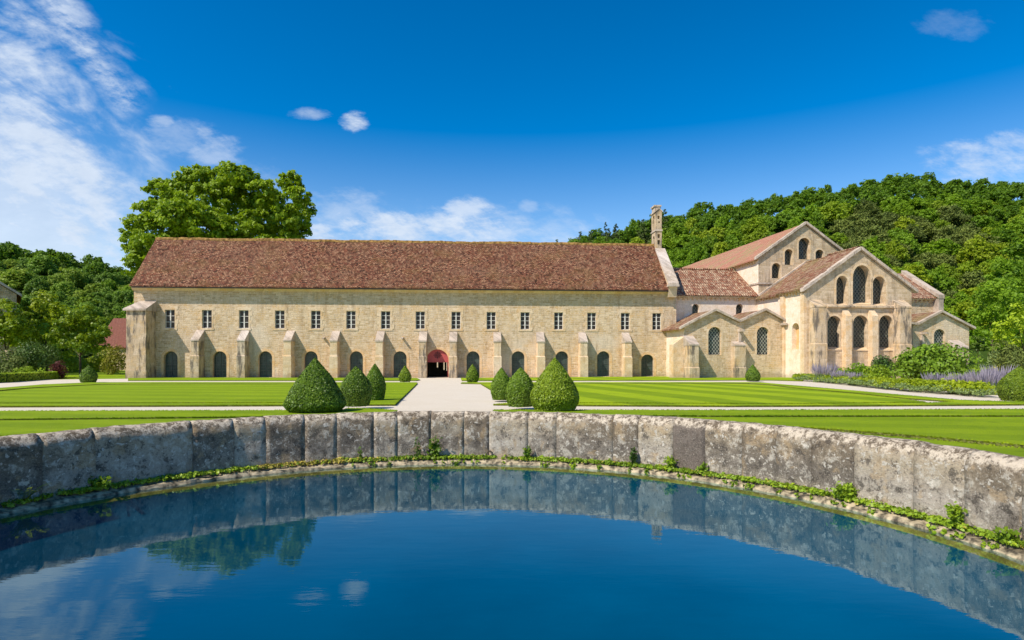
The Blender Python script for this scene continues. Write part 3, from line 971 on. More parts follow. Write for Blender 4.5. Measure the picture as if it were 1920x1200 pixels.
def px_lobes(rows, Y, spread, rng):
    """crown clumps given where the photo shows them: (x, y, radius in pixels), at distance Y"""
    out = []
    for (x, y, r) in rows:
        d = Y + rng.uniform(-spread, spread)
        out.append(((x - CX) / F * d, d, EYE + (HOR - y) / F * d, r / F * d))
    return out


def bush_mesh(name, rx, ry, rz, n, leaf, mats, rng, lumps=9, flower=None, jit=0.7, core=True, lump=0.5):
    """rounded shrub made of leaf clumps; origin at its base"""
    lob = []
    for i in range(lumps):
        t = rng.uniform(0, 2 * math.pi)
        q = rng.uniform(0, 1) ** 0.6
        z = rng.uniform(0.22, 0.78)
        k_ = math.sqrt(max(0.05, 1 - (z - 0.35) ** 2 * 1.9))
        lob.append((rx * 0.62 * q * k_ * math.cos(t), ry * 0.62 * q * k_ * math.sin(t), rz * z, 1.0))
    P, N = [], []
    for (x, y, z, r) in lob:
        m = n // lumps
        e = rand_dirs(rng, m)
        e[:, 2] += 0.15
        e /= np.linalg.norm(e, axis=1, keepdims=True)
        s = rng.uniform(0.75, 1.2) * lump
        p = np.array((x, y, z)) + e * np.array((rx * s, ry * s, rz * s * 0.72)) * rng.uniform(0.72, 1.06, size=(m, 1))
        P.append(p)
        N.append(e)
    P, N = np.concatenate(P), np.concatenate(N)
    keep = P[:, 2] > 0.0
    P, N = P[keep], N[keep]
    vs = leaf_arrays(rng, P, N, leaf, jit)
    idx = np.zeros(len(P), dtype=np.int32)
    if flower:
        top = (rng.random(len(P)) < flower * (P[:, 2] / rz).clip(0, 1))
        idx[top] = 1
    return leaf_mesh(name, vs, mats, idx)


def put_mesh(name, me, loc, label=None, cat=None, group=None, kind=None, rz=0.0, scale=None):
    o = bpy.data.objects.new(name, me)
    COL.objects.link(o)
    o.location = loc
    o.rotation_euler = (0, 0, rz)
    if scale: o.scale = scale
    return tag(o, label, cat, group, kind)


# ------------------------------------------------------------------ building frames
class Frame:
    """a building's own axes: u along its front, v away from the camera"""
    def __init__(s, deg):
        s.th = rad(deg)
        s.c, s.s = math.cos(s.th), math.sin(s.th)

    def hit(s, x, y, v):
        a = (x - CX) / F
        t = v / (s.c - a * s.s)
        return t * (a * s.c + s.s), EYE + t * (HOR - y) / F

    def u(s, x, v): return s.hit(x, HOR, v)[0]

    def z(s, x, y, v): return s.hit(x, y, v)[1]

    def vu(s, x, u):
        """v at which the plane u = const is seen at pixel column x"""
        a = (x - CX) / F
        return u * (s.c - a * s.s) / (a * s.c + s.s)

    def place(s, u, v, z):
        s.off = (u, v, z)
        return (u * s.c - v * s.s, u * s.s + v * s.c, z)


def rect(u0, u1, z0, z1):
    return [(u0, z0), (u1, z0), (u1, z1), (u0, z1)]


def arch(u0, u1, z0, z1, n=12, pointed=0.0):
    r = (u1 - u0) / 2
    uc = (u0 + u1) / 2
    h = r * (1 + pointed)
    pts = [(u0, z0), (u1, z0)]
    for i in range(n + 1):
        t = math.pi * i / n
        s = math.sin(t)
        pts.append((uc + r * math.cos(t), z1 - h + h * (s if not pointed else s ** (1 - 0.25 * pointed) )))
    return pts


def ring(inner, outer, mp, d0, d1, mb, closed=True):
    """stone surround between two loops with the same number of points, from depth d0 (proud) to d1"""
    n = len(inner)
    V = [mp(a, b, d0) for a, b in inner] + [mp(a, b, d0) for a, b in outer] + [mp(a, b, d1) for a, b in inner] + [mp(a, b, d1) for a, b in outer]
    fs = []
    for i in range(n if closed else n - 1):
        j = (i + 1) % n
        fs += [(i, j, n + j, n + i), (n + i, n + j, 3 * n + j, 3 * n + i), (i, 2 * n + i, 2 * n + j, j)]
    mb.add(V, fs)


# ================================================================== the long dormitory building
D = Frame(4.0)
VD = 64.5
d_root = empty('dormitory_building', D.place(-6.0, VD, G(62)), D.th, 'long pale stone monastic building with steep brown tiled roof', 'building')
DZ = G(62)


def dmp(a, b, d): return (a, VD + d, b)


uL, uR = D.u(251, VD), D.u(1268, VD)
zE = D.z(700, 543.5, VD) + 0.15          # eaves
z0 = DZ - 0.6
holes, depths = [], []
wins, arcs = [], []
for x in (318.5, 388, 457, 524.5, 592, 658, 723, 788, 855, 921, 984.5, 1047.5, 1109.5, 1172.5, 1231.5):
    u = D.u(x, VD)
    zt = D.z(x, 580.5 + 6.5 * (x - 318) / 913, VD)
    zb = D.z(x, 615 + 3.5 * (x - 318) / 913, VD)
    w = 0.49
    wins.append((u - w, u + w, zb, zt, 3 if x < 470 else 4))
    holes.append(rect(u - w, u + w, zb, zt))
    depths.append(0.30)
for i, x in enumerate((320, 412, 497.5, 583, 668, 750, 887, 971.5, 1053.5, 1131.5, 1214)):
    u = D.u(x, VD)
    zt = D.z(x, 658.5 if i < 10 else 664.5, VD)
    arcs.append((u - 0.70, u + 0.70, DZ + 0.06, zt))
    holes.append(arch(u - 0.70, u + 0.70, DZ + 0.06, zt))
    depths.append(0.42)
du0, du1, dzt = D.u(799.5, VD), D.u(841, VD), D.z(820, 655.0, VD)
holes.append(arch(du0, du1, DZ - 0.02, dzt, 16))
depths.append(0.35)
VR = 68.95                                # ridge line
zR = D.z(760, 452.5, VR)
VB = VR + (VR - VD)
mb = MB()
mb.panel([(uL, z0), (uR, z0), (uR, zE), (uL, zE)], holes, dmp, depths)
mb.poly([(uL, VD, z0), (uL, VD, zE), (uL, VR, zR - 0.35), (uL, VB, zE), (uL, VB, z0)])
mb.poly([(uR, VD, z0), (uR, VD, zE), (uR, VR, zR - 0.35), (uR, VB, zE), (uR, VB, z0)])
ug0, ug1 = du0 - 0.35, du1 + 0.35
mb.poly([(uL, VB, z0), (ug0, VB, z0), (ug0, VB, zE), (uL, VB, zE)])
mb.poly([(ug1, VB, z0), (uR, VB, z0), (uR, VB, zE), (ug1, VB, zE)])
mb.poly([(ug0, VB, DZ + 3.2), (ug1, VB, DZ + 3.2), (ug1, VB, zE), (ug0, VB, zE)])
mb.build('wall', M['rubble'], d_root, D.off)

# stone cornice under the eaves and dark gutter
mb = MB()
mb.prism([(uL - 0.12, VD + 0.003, zE - 0.40), (uL - 0.12, VD - 0.10, zE - 0.36), (uL - 0.12, VD - 0.30, zE - 0.10), (uL - 0.12, VD - 0.34, zE - 0.02), (uL - 0.12, VD + 0.003, zE - 0.02)],
         [(uR - 0.9, VD + 0.003, zE - 0.40), (uR - 0.9, VD - 0.10, zE - 0.36), (uR - 0.9, VD - 0.30, zE - 0.10), (uR - 0.9, VD - 0.34, zE - 0.02), (uR - 0.9, VD + 0.003, zE - 0.02)])
mb.build('cornice', M['ashlar'], d_root, D.off)
ur0, ur1 = D.u(242.5, VD - 0.8), D.u(1229, VR)
OV = 0.82                                 # roof overhang
zev = zE + 0.06
mb = MB()
mb.box((ur0 + 0.2, VD - OV + 0.03, zev - 0.24), (ur1, VD - OV + 0.17, zev - 0.06))
mb.build('gutter', M['dark_wood'], d_root, D.off)
# roof
mb = MB()
mb.slab([(ur0, VD - OV, zev), (ur1, VD - OV, zev), (ur1, VR, zR), (ur0, VR, zR)], 130, 18, 0.13, 0.045, 1.3)
mb.slab([(ur0, VR, zR), (ur1, VR, zR), (ur1, VB + OV, zev), (ur0, VB + OV, zev)], 40, 6, 0.13, 0.03, 1.3)
roof = mb.build('roof', M['flat_tile'], d_root, D.off)
mb = MB()
nseg = 150
rr = random.Random(3)
for i in range(nseg):
    a0 = ur0 + (ur1 - ur0) * i / nseg
    a1 = ur0 + (ur1 - ur0) * (i + 1) / nseg - 0.01
    q = Vector(((a0 + a1) / 2, VR, zR))
    zz = zR + 0.045 * mnoise.noise(q * 1.3) + 0.072 * mnoise.noise(q * 0.208 + Vector((0, 5, 0))) + rr.uniform(-0.015, 0.03)
    pr0 = [(-0.20, -0.20), (-0.13, 0.02), (0, 0.10), (0.13, 0.02), (0.20, -0.20)]
    mb.prism([(a0, VR + p, zz + h) for p, h in pr0], [(a1, VR + p, zz + h) for p, h in pr0])
mb.build('ridge_tiles', M['ridge_moss'], roof, D.off)

# buttresses with sloping caps
def buttress(frame, u0, u1, zb, zmid, zcap, ztop, vw, proj, par, mat, step=0.06, over=0.05, capmat=None):
    mb = MB()
    p2 = proj * 0.93
    mb.box((u0 - step, vw - proj, zb), (u1 + step, vw + 0.02, zmid))
    mb.hexa([(u0 - step, vw - proj, zmid), (u1 + step, vw - proj, zmid), (u1 + step, vw + 0.02, zmid), (u0 - step, vw + 0.02, zmid),
             (u0, vw - p2, zmid + 0.08), (u1, vw - p2, zmid + 0.08), (u1, vw + 0.02, zmid + 0.08), (u0, vw + 0.02, zmid + 0.08)])
    mb.box((u0, vw - p2, zmid + 0.08), (u1, vw + 0.02, zcap))
    o = mb.build('buttress', mat, par, frame.off)
    mb = MB()
    e = over
    mb.prism([(u0 - e, vw - p2 - e, zcap - 0.05), (u0 - e, vw - p2 - e, zcap + 0.10), (u0 - e, vw, ztop), (u0 - e, vw, zcap - 0.05)],
             [(u1 + e, vw - p2 - e, zcap - 0.05), (u1 + e, vw - p2 - e, zcap + 0.10), (u1 + e, vw, ztop), (u1 + e, vw, zcap - 0.05)])
    mb.build('cap', capmat or M['coping'], o, frame.off)
    return o


vf = VD - 1.4
for i, x in enumerate((364.5, 451, 538, 625, 710.5, 792, 849.5, 933, 1015, 1095.5, 1178.5)):
    u = D.u(x, vf)
    h = 0.36 if x not in (792, 849.5) else 0.37
    zt = D.z(x, 618.7 + 4.5 * (x - 366) / 729, VD)
    zc = D.z(x, 638.5 + 3.0 * (x - 366) / 729, vf)
    zm = D.z(x, 667.5 + 2 * (x - 366) / 815, vf)
    buttress(D, u - h, u + h, z0, zm, zc, zt, VD, 1.4, d_root, M['weathered'] if i in (0, 1, 5, 6) else M['ashlar'])
# big corner buttress at the far end of the front
v2 = VD - 1.9
ua, ub = D.u(236.5, v2), D.u(273.5, v2)
mb = MB()
zc = D.z(255, 582, v2)
mb.box((ua, v2, z0), (ub, VD + 0.9, zc))
mb.box((ua - 0.05, v2 - 0.05, z0), (ub + 0.05, VD + 0.9, DZ + 0.9))
o = mb.build('corner_buttress', M['weathered'], d_root, D.off)
mb = MB()
zt = D.z(262, 560, VD)
mb.prism([(ua - 0.22, v2 - 0.22, zc - 0.02), (ua - 0.22, v2 - 0.22, zc + 0.16), (ua + 0.5, VD + 0.5, zt), (ua + 0.5, VD + 0.9, zc)],
         [(ub + 0.12, v2 - 0.22, zc - 0.02), (ub + 0.12, v2 - 0.22, zc + 0.16), (ub + 0.1, VD + 0.5, zt), (ub + 0.1, VD + 0.9, zc)])
mb.build('cap', M['coping'], o, D.off)

# small upper windows
rw = random.Random(8)
for (u0, u1, zb, zt, rows) in wins:
    mb = MB()
    f = 0.05
    v0, v1 = VD + 0.15, VD + 0.21
    mb.box((u0, v0, zb), (u0 + f, v1, zt)); mb.box((u1 - f, v0, zb), (u1, v1, zt))
    mb.box((u0 + f, v0, zt - f), (u1 - f, v1, zt)); mb.box((u0 + f, v0, zb), (u1 - f, v1, zb + f))
    uc = (u0 + u1) / 2
    mb.box((uc - 0.055, v0 - 0.01, zb + f), (uc + 0.055, v1, zt - f))
    for r in range(1, rows):
        z = zb + (zt - zb) * r / rows
        mb.box((u0 + f, v0 + 0.01, z - 0.022), (uc - 0.055, v1, z + 0.022)); mb.box((uc + 0.055, v0 + 0.01, z - 0.022), (u1 - f, v1, z + 0.022))
    w = mb.build('window', M['window_paint'], d_root, D.off)
    mb = MB()
    t0, t1 = rw.uniform(-0.02, 0.03), rw.uniform(-0.03, 0.02)
    mb.poly([(u0, VD + 0.20 + t0, zb), (uc, VD + 0.20, zb), (uc, VD + 0.20, zt), (u0, VD + 0.20 + t0, zt)])
    mb.poly([(uc, VD + 0.20, zb), (u1, VD + 0.20 + t1, zb), (u1, VD + 0.20 + t1, zt), (uc, VD + 0.20, zt)])
    mb.build('pane', M['glass'], w, D.off)
    mb = MB()
    s = 0.26
    blocks = []
    z = zb
    left = rw.random() < 0.5
    while z < zt - 0.01:                   # toothed jamb stones, long and short by turns
        h = min(rw.uniform(0.34, 0.5), zt - z)
        if zt - z - h < 0.12: h = zt - z
        for sd in (0, 1):
            wj = (0.36 if (left ^ (sd == 1)) else 0.20) + rw.uniform(-0.04, 0.05)
            if sd == 0: mb.box((u0 - wj, VD - 0.018 - rw.random() * 0.006, z + 0.004), (u0 - 0.002, VD + 0.01, z + h - 0.004))
            else: mb.box((u1 + 0.002, VD - 0.018 - rw.random() * 0.006, z + 0.004), (u1 + wj, VD + 0.01, z + h - 0.004))
        left = not left
        z += h
    mb.box((u0 - 0.32, VD - 0.022, zt + 0.002), (u1 + 0.32, VD + 0.01, zt + 0.36))
    mb.box((u0 - 0.26, VD - 0.045, zb - 0.20), (u1 + 0.26, VD + 0.01, zb - 0.002))
    mb.build('surround', M['ashlar'], w, D.off)

# arched openings at ground level
for (u0, u1, zb, zt) in arcs:
    mb = MB()
    v0 = VD + 0.34
    uc = (u0 + u1) / 2
    zs = zt - 0.70
    mb.box((uc - 0.02, v0, zb), (uc + 0.02, v0 + 0.05, zt - 0.02))
    for q in range(1, 4):
        z = zb + (zs - zb) * q / 3
        mb.box((u0, v0 + 0.005, z - 0.018), (uc - 0.02, v0 + 0.045, z + 0.018)); mb.box((uc + 0.02, v0 + 0.005, z - 0.018), (u1, v0 + 0.045, z + 0.018))
    inn, ou = arch(u0 + 0.05, u1 - 0.05, zb + 0.05, zt - 0.05), arch(u0, u1, zb, zt)
    ring(inn, ou, dmp, 0.33, 0.40, mb)
    w = mb.build('arched_window', M['lead'], d_root, D.off)
    mb = MB()
    mb.poly([(a, VD + 0.385, b) for a, b in arch(u0, u1, zb, zt)])
    mb.build('pane', M['arch_glass'], w, D.off)
    mb = MB()
    inn, ou = arch(u0, u1, zb, zt), arch(u0 - 0.27, u1 + 0.27, zb, zt + 0.27)
    ring(inn[1:] + [inn[0]], ou[1:] + [ou[0]], dmp, -0.02, 0.01, mb, False)
    mb.build('surround', M['ochre'], w, D.off)

# doorway: red board in the arch with an iron cross, open passage below
zl = D.z(820, 677.5, VD)
uc = (du0 + du1) / 2
mb = MB()
r = (du1 - du0) / 2
zs = dzt - r
pts = []
for i in range(17):
    t = math.pi * i / 16
    z = zs + r * math.sin(t)
    if z > zl: pts.append((uc + r * math.cos(t), z))
wl = math.sqrt(max(0, r * r - max(0, zl - zs) ** 2))
pts = [(uc + wl, zl)] + pts + [(uc - wl, zl)]
mb.prism([(a, VD + 0.20, b) for a, b in pts], [(a, VD + 0.27, b) for a, b in pts])
mb.box((du0, VD + 0.16, zl - 0.10), (du1, VD + 0.30, zl))
mb.box((du0, VD + 0.18, DZ), (du0 + 0.10, VD + 0.30, zl - 0.10))
mb.box((du1 - 0.10, VD + 0.18, DZ), (du1, VD + 0.30, zl - 0.10))
door = mb.build('doorway', M['red_paint'], d_root, D.off)
mb = MB()
zc = (zl + dzt) / 2 + 0.02
vv = VD + 0.185
def ir(pts, w=0.022): mb.tube([(uc + a, vv, zc + b) for a, b in pts], w, seg=5)
ir([(0, -0.46), (0, 0.46)]); ir([(-0.46, 0), (0.46, 0)])
for sx, sz in ((1, 0), (-1, 0), (0, 1), (0, -1)):
    cxx, czz = 0.40 * sx, 0.40 * sz
    for sg in (1, -1):
        pts = []
        for q in range(13):
            t = q / 12 * 1.7 * math.pi
            rr_ = 0.125 * (1 - 0.35 * q / 12)
            px_, pz_ = rr_ * math.sin(t), rr_ * (1 - math.cos(t))
            if sx: pts.append((cxx * 0.45 + sx * px_ * 1.1, sg * (0.02 + pz_)))
            else: pts.append((sg * (0.02 + pz_), czz * 0.45 + sz * px_ * 1.1))
        ir(pts, 0.018)
mb.build('iron_cross', M['iron'], door, D.off)
mb = MB()
mb.box((du1 - 0.16, VD + 0.32, DZ + 0.02), (du1 - 0.10, VD + 1.35, zl - 0.12))
mb.build('door_leaf', M['red_paint'], door, D.off)
mb = MB()
inn, ou = arch(du0, du1, DZ, dzt, 16), arch(du0 - 0.22, du1 + 0.22, DZ, dzt + 0.24, 16)
ring(inn[1:] + [inn[0]], ou[1:] + [ou[0]], dmp, -0.02, 0.01, mb, False)
mb.build('surround', M['ochre'], door, D.off)
# the passage through the building, open at the back
mb = MB()
mb.poly([(ug0, VD + 0.36, DZ + 0.01), (ug1, VD + 0.36, DZ + 0.01), (ug1, VB, DZ + 0.01), (ug0, VB, DZ + 0.01)])
mb.poly([(ug0, VD + 0.36, DZ), (ug0, VB, DZ), (ug0, VB, DZ + 3.2), (ug0, VD + 0.36, DZ + 3.2)])
mb.poly([(ug1, VD + 0.36, DZ), (ug1, VB, DZ), (ug1, VB, DZ + 3.2), (ug1, VD + 0.36, DZ + 3.2)])
mb.poly([(ug0, VD + 0.36, DZ + 3.2), (ug1, VD + 0.36, DZ + 3.2), (ug1, VB, DZ + 3.2), (ug0, VB, DZ + 3.2)])
ub0 = uc + 0.25
mb.panel([(ug0, DZ), (ug1, DZ), (ug1, DZ + 3.2), (ug0, DZ + 3.2)], [arch(uc - 0.55, uc - 0.40, DZ + 0.9, DZ + 1.8, 8), arch(ub0, ub0 + 0.14, DZ + 0.6, DZ + 2.0, 8), arch(ub0 + 0.36, ub0 + 0.56, DZ + 0.5, DZ + 2.0, 8)],
         lambda a_, b_, d_: (a_, VB - 0.3 + d_, b_), 0.28)
mb.build('passage', M['inside'], d_root, D.off)
mb = MB()
mb.box((ug0 - 9, VB + 7, DZ - 0.4), (ug1 + 9, VB + 7.6, DZ + 5))
mb.build('cloister_wall', M['plaster'], d_root, D.off)
mb = MB()
mb.box((du0 - 0.5, VD - 0.75, DZ - 0.2), (du1 + 0.5, VD + 0.2, DZ + 0.02))
mb.build('threshold', M['coping'], d_root, D.off)

# two little stone spouts on the front
for x, y in ((755, 634), (608, 634)):
    u, z = D.hit(x, y, VD)
    mb = MB()
    mb.hexa([(u - 0.09, VD - 0.55, z - 0.10), (u + 0.09, VD - 0.55, z - 0.10), (u + 0.11, VD, z - 0.06), (u - 0.11, VD, z - 0.06),
             (u - 0.09, VD - 0.55, z + 0.02), (u + 0.09, VD - 0.55, z + 0.02), (u + 0.11, VD, z + 0.10), (u - 0.11, VD, z + 0.10)])
    mb.build('spout', M['coping'], d_root, D.off)

# parapet that closes the roof, and the bell turret on it
up0, up1 = D.u(1226, VR), D.u(1240.5, VR)
mb = MB()
zlo = D.z(1258, 536, VD - 0.5)
ztp = D.z(1232, 470, VR - 0.8)
prof = [(VD - 0.62, zlo - 1.25), (VD - 0.95, zlo - 0.15), (VD - 0.95, zlo + 0.15), (VR - 0.9, ztp), (VR + 0.9, ztp), (VB + 0.9, zlo + 0.1), (VB + 0.3, zlo - 1.2)]
mb.prism([(up0, a_, b_) for a_, b_ in prof], [(up1, a_, b_) for a_, b_ in prof])
par = mb.build('parapet', M['ashlar'], d_root, D.off)
mb = MB()
for (va, za), (vb_, zb_) in (((VD - 1.05, zlo + 0.06), (VR - 0.85, ztp + 0.06)),):
    mb.hexa([(up0 - 0.12, va, za), (up1 + 0.12, va, za), (up1 + 0.12, vb_, zb_), (up0 - 0.12, vb_, zb_),
             (up0 - 0.12, va, za + 0.22), (up1 + 0.12, va, za + 0.22), (up1 + 0.12, vb_, zb_ + 0.22), (up0 - 0.12, vb_, zb_ + 0.22)])
mb.box((up0 - 0.14, VD - 1.15, zlo - 0.14), (up1 + 0.14, VD - 0.6, zlo + 0.10))
mb.build('coping', M['coping'], par, D.off)

tv0, tv1 = VR - 0.75, VR + 0.95
zs0 = D.z(1232, 473, tv0)
zmid = D.z(1232, 432, tv0)
zsh = D.z(1232, 397, tv0)
ztt = D.z(1232, 384, tv0)
tu0, tu1 = up0 + 0.0, up1 - 0.22
mb = MB()
def tz(y): return D.z(1232, y, tv0)
uq = tu0 + (tu1 - tu0) * 0.5
fh = [rect(uq - 0.16, uq + 0.10, tz(410.5), tz(404.5)), rect(uq - 0.05, uq + 0.13, tz(418), tz(415)), rect(uq - 0.16, uq + 0.14, tz(446), tz(439)), rect(uq - 0.16, uq + 0.14, tz(458), tz(450))]
mb.panel([(tu0, zs0 - 1.2), (tu1, zs0 - 1.2), (tu1, zsh), (uq, zsh + 0.35), (tu0, zsh)], fh, lambda a_, b_, d_: (a_, tv0 + d_, b_), 0.3)
mb.panel([(tu0, zs0 - 1.2), (tu1, zs0 - 1.2), (tu1, zsh), (uq, zsh + 0.35), (tu0, zsh)], [], lambda a_, b_, d_: (a_, tv1 - d_, b_), 0.3)
vm = (tv0 + tv1) / 2
sh = [arch(vm - 0.36, vm + 0.36, tz(430), tz(401), 10), arch(vm - 0.33, vm + 0.33, tz(456), tz(440), 10)]
for uu, sg in ((tu0, 1), (tu1, -1)):
    mb.panel([(tv0, zs0 - 1.2), (tv1, zs0 - 1.2), (tv1, zsh), (tv0, zsh)], sh, lambda a_, b_, d_, uu=uu, sg=sg: (uu + sg * d_, a_, b_), 0.46)
mb.poly([(tu0 + 0.05, tv0 + 0.32, zs0), (tu1 - 0.05, tv0 + 0.32, zs0), (tu1 - 0.05, tv0 + 0.32, zsh), (tu0 + 0.05, tv0 + 0.32, zsh)])  # inner plate added behind the front openings so they read dark
bt = mb.build('bell_turret', M['weathered'], par, D.off)
# stepped top and string course (separate sub-part of the building)
mb = MB()
mb.box((tu0 - 0.08, tv0 - 0.08, zmid - 0.08), (tu1 + 0.08, tv0 - 0.002, zmid + 0.10))
mb.box((tu0 - 0.08, tv0 - 0.002, zmid - 0.08), (tu0 - 0.002, tv1 + 0.08, zmid + 0.10))
mb.box((tu1 + 0.002, tv0 - 0.002, zmid - 0.08), (tu1 + 0.08, tv1 + 0.08, zmid + 0.10))
mb.build('string_course', M['coping'], par, D.off)
mb = MB()
mb.prism([(tu0 - 0.10, tv0 - 0.06, zsh - 0.05), (tu0 - 0.10, tv0 - 0.06, zsh + 0.10), (uq, tv0 - 0.06, zsh + 0.52), (tu1 + 0.10, tv0 - 0.06, zsh + 0.10), (tu1 + 0.10, tv0 - 0.06, zsh - 0.05), (uq, tv0 - 0.06, zsh + 0.33)],
         [(tu0 - 0.10, tv1, zsh - 0.05), (tu0 - 0.10, tv1, zsh + 0.10), (uq, tv1, zsh + 0.52), (tu1 + 0.10, tv1, zsh + 0.10), (tu1 + 0.10, tv1, zsh - 0.05), (uq, tv1, zsh + 0.33)])
mb.box((tu0 + 0.02, tv0 + 0.35, zsh + 0.15), (tu1 - 0.02, tv1 - 0.1, ztt - 0.12))
mb.box((tu0 - 0.10, tv0 + 0.25, ztt - 0.12), (tu1 + 0.05, tv1, ztt + 0.06))
mb.build('turret_top', M['coping'], par, D.off)

# ================================================================== the abbey church
C = Frame(7.2)
VT, VC, VCH = 63.8, 54.6, 58.4            # planes of the transept, chancel and chapel fronts
UC, HWD = 41.75, 5.68
CZ = G(60)
c_root = empty('abbey_church', C.place(UC, VC, CZ), C.th, 'pale stone church with stepped gables and red tiled roofs', 'church')
cz0 = CZ - 0.6


def cpart(mb, name, mat, par=None, smooth=False):
    return mb.build(name, mat, par or c_root, C.off, smooth)


def glazing(loop, v, mat, par, bars=True):
    mb = MB()
    us = [p[0] for p in loop]
    zs_ = [p[1] for p in loop]
    mb.poly([(a_, v, b_) for a_, b_ in loop])
    p = cpart(mb, 'window', mat, par)
    if bars:
        mb = MB()
        h = max(zs_) - min(zs_)
        q = 1
        while q * 0.42 < h - 0.25:
            z = min(zs_) + q * 0.42
            mb.box((min(us) + 0.04, v - 0.03, z - 0.012), (max(us) - 0.04, v - 0.008, z + 0.012))
            q += 1
        if q > 1: cpart(mb, 'bars', M['lead'], p)
    return p


def loop_px(x0, x1, yt, yb, v, pointed=0.0):
    u0, u1 = C.u(x0, v), C.u(x1, v)
    xm = (x0 + x1) / 2
    return arch(u0, u1, C.z(xm, yb, v), C.z(xm, yt, v), 12, pointed)


def surround(loop, v, par, w=0.2):
    us = [p[0] for p in loop]
    zs_ = [p[1] for p in loop]
    cu, cz_ = (min(us) + max(us)) / 2, min(zs_)
    hw_, hh = (max(us) - min(us)) / 2, max(zs_) - min(zs_)
    out = [(cu + (a_ - cu) * (hw_ + w) / hw_, cz_ + (b_ - cz_) * (hh + w) / hh) for a_, b_ in loop]
    mb = MB()
    ring(loop[1:] + [loop[0]], out[1:] + [out[0]], lambda a_, b_, d_: (a_, v + d_, b_), -0.018, 0.01, mb, False)
    return cpart(mb, 'surround', M['ashlar'], par)


def corbels(p0, p1, step, size, zt, axis, name='corbel_table'):
    """row of small blocks and a plain band under an eave; p0..p1 run along the axis"""
    mb = MB()
    a_ = p0 + step * 0.4
    return mb


def cop(p0, p1, w0, w1, h, name='coping', par=None):
    """coping stones along a gable slope, in the plane v from w0 to w1"""
    mb = MB()
    (ua_, za), (ub_, zb_) = p0, p1
    L = math.hypot(ub_ - ua_, zb_ - za)
    n = max(2, int(L / 0.9))
    rr_ = random.Random(int(L * 100))
    for i in range(n):
        t0, t1 = i / n, (i + 1) / n - 0.008
        j = rr_.uniform(-0.012, 0.02)
        x0, x1 = ua_ + (ub_ - ua_) * t0, ua_ + (ub_ - ua_) * t1
        y0, y1 = za + (zb_ - za) * t0 + j, za + (zb_ - za) * t1 + j
        mb.hexa([(x0, w0, y0), (x1, w0, y1), (x1, w1, y1), (x0, w1, y0), (x0, w0, y0 + h), (x1, w0, y1 + h), (x1, w1, y1 + h), (x0, w1, y0 + h)])
    return cpart(mb, name, M['coping'], par)


uWl, uWr = UC - HWD, UC + HWD
# ---- transept, left arm
uT0 = C.u(1258, VT)
zTe = C.z(1340, 556, VT)
vTR = VT + 4.85
zTR = C.z(1330, 505.5, vTR)
tw = [loop_px(1298, 1311, 570, 597, VT), loop_px(1380, 1393.5, 570, 594, VT)]
mb = MB()
mb.panel([(uT0, cz0), (uWl + 0.02, cz0), (uWl + 0.02, zTe), (uT0, zTe)], tw, lambda a_, b_, d_: (a_, VT + d_, b_), 0.5)
wl_ = cpart(mb, 'transept_wall', M['plaster'])
for lp in tw: glazing(lp, VT + 0.48, M['lattice_fine'], wl_, False)
mb = MB()
mb.slab([(uT0 - 0.1, VT - 0.42, zTe + 0.12), (uWl + 0.15, VT - 0.42, zTe + 0.12), (uWl + 0.15, vTR, zTR), (uT0 - 0.1, vTR, zTR)], 34, 14, 0.12, 0.02, 1.5)
mb.slab([(uT0 - 0.1, vTR, zTR), (uWl, vTR, zTR), (uWl, vTR + 5, zTe), (uT0 - 0.1, vTR + 5, zTe)], 8, 4, 0.12)
tr_ = cpart(mb, 'transept_roof', M['canal_tile'])
mb = MB()
mb.tube([(uT0 + (uWl - uT0) * i / 20, vTR, zTR + 0.03 + 0.02 * math.sin(i * 2.1)) for i in range(21)], 0.13, seg=8)
cpart(mb, 'ridge_tiles', M['canal_tile'], tr_, True)


def corbel_row_u(u0, u1, v, zt, par):
    mb = MB()
    mb.box((u0, v - 0.28, zt - 0.14), (u1, v - 0.001, zt))
    q = u0 + 0.35
    while q < u1 - 0.2:
        mb.hexa([(q - 0.10, v - 0.08, zt - 0.40), (q + 0.10, v - 0.08, zt - 0.40), (q + 0.10, v, zt - 0.40), (q - 0.10, v, zt - 0.40),
                 (q - 0.10, v - 0.24, zt - 0.142), (q + 0.10, v - 0.24, zt - 0.142), (q + 0.10, v, zt - 0.142), (q - 0.10, v, zt - 0.142)])
        q += 0.55
    return cpart(mb, 'corbel_table', M['ashlar'], par)


def corbel_row_v(v0, v1, u, zt, par, sg=-1):
    mb = MB()
    a_, b_ = (u - 0.28, u - 0.001) if sg < 0 else (u + 0.001, u + 0.28)
    mb.box((a_, v0, zt - 0.14), (b_, v1, zt))
    q = v0 + 0.3
    while q < v1 - 0.2:
        e = 0.24 * sg
        mb.hexa([(u + 0.08 * sg, q - 0.10, zt - 0.40), (u, q - 0.10, zt - 0.40), (u, q + 0.10, zt - 0.40), (u + 0.08 * sg, q + 0.10, zt - 0.40),
                 (u + e, q - 0.10, zt - 0.142), (u, q - 0.10, zt - 0.142), (u, q + 0.10, zt - 0.142), (u + e, q + 0.10, zt - 0.142)])
        q += 0.55
    return cpart(mb, 'corbel_table', M['ashlar'], par)


corbel_row_u(uT0, uWl - 0.3, VT, zTe - 0.02, wl_)

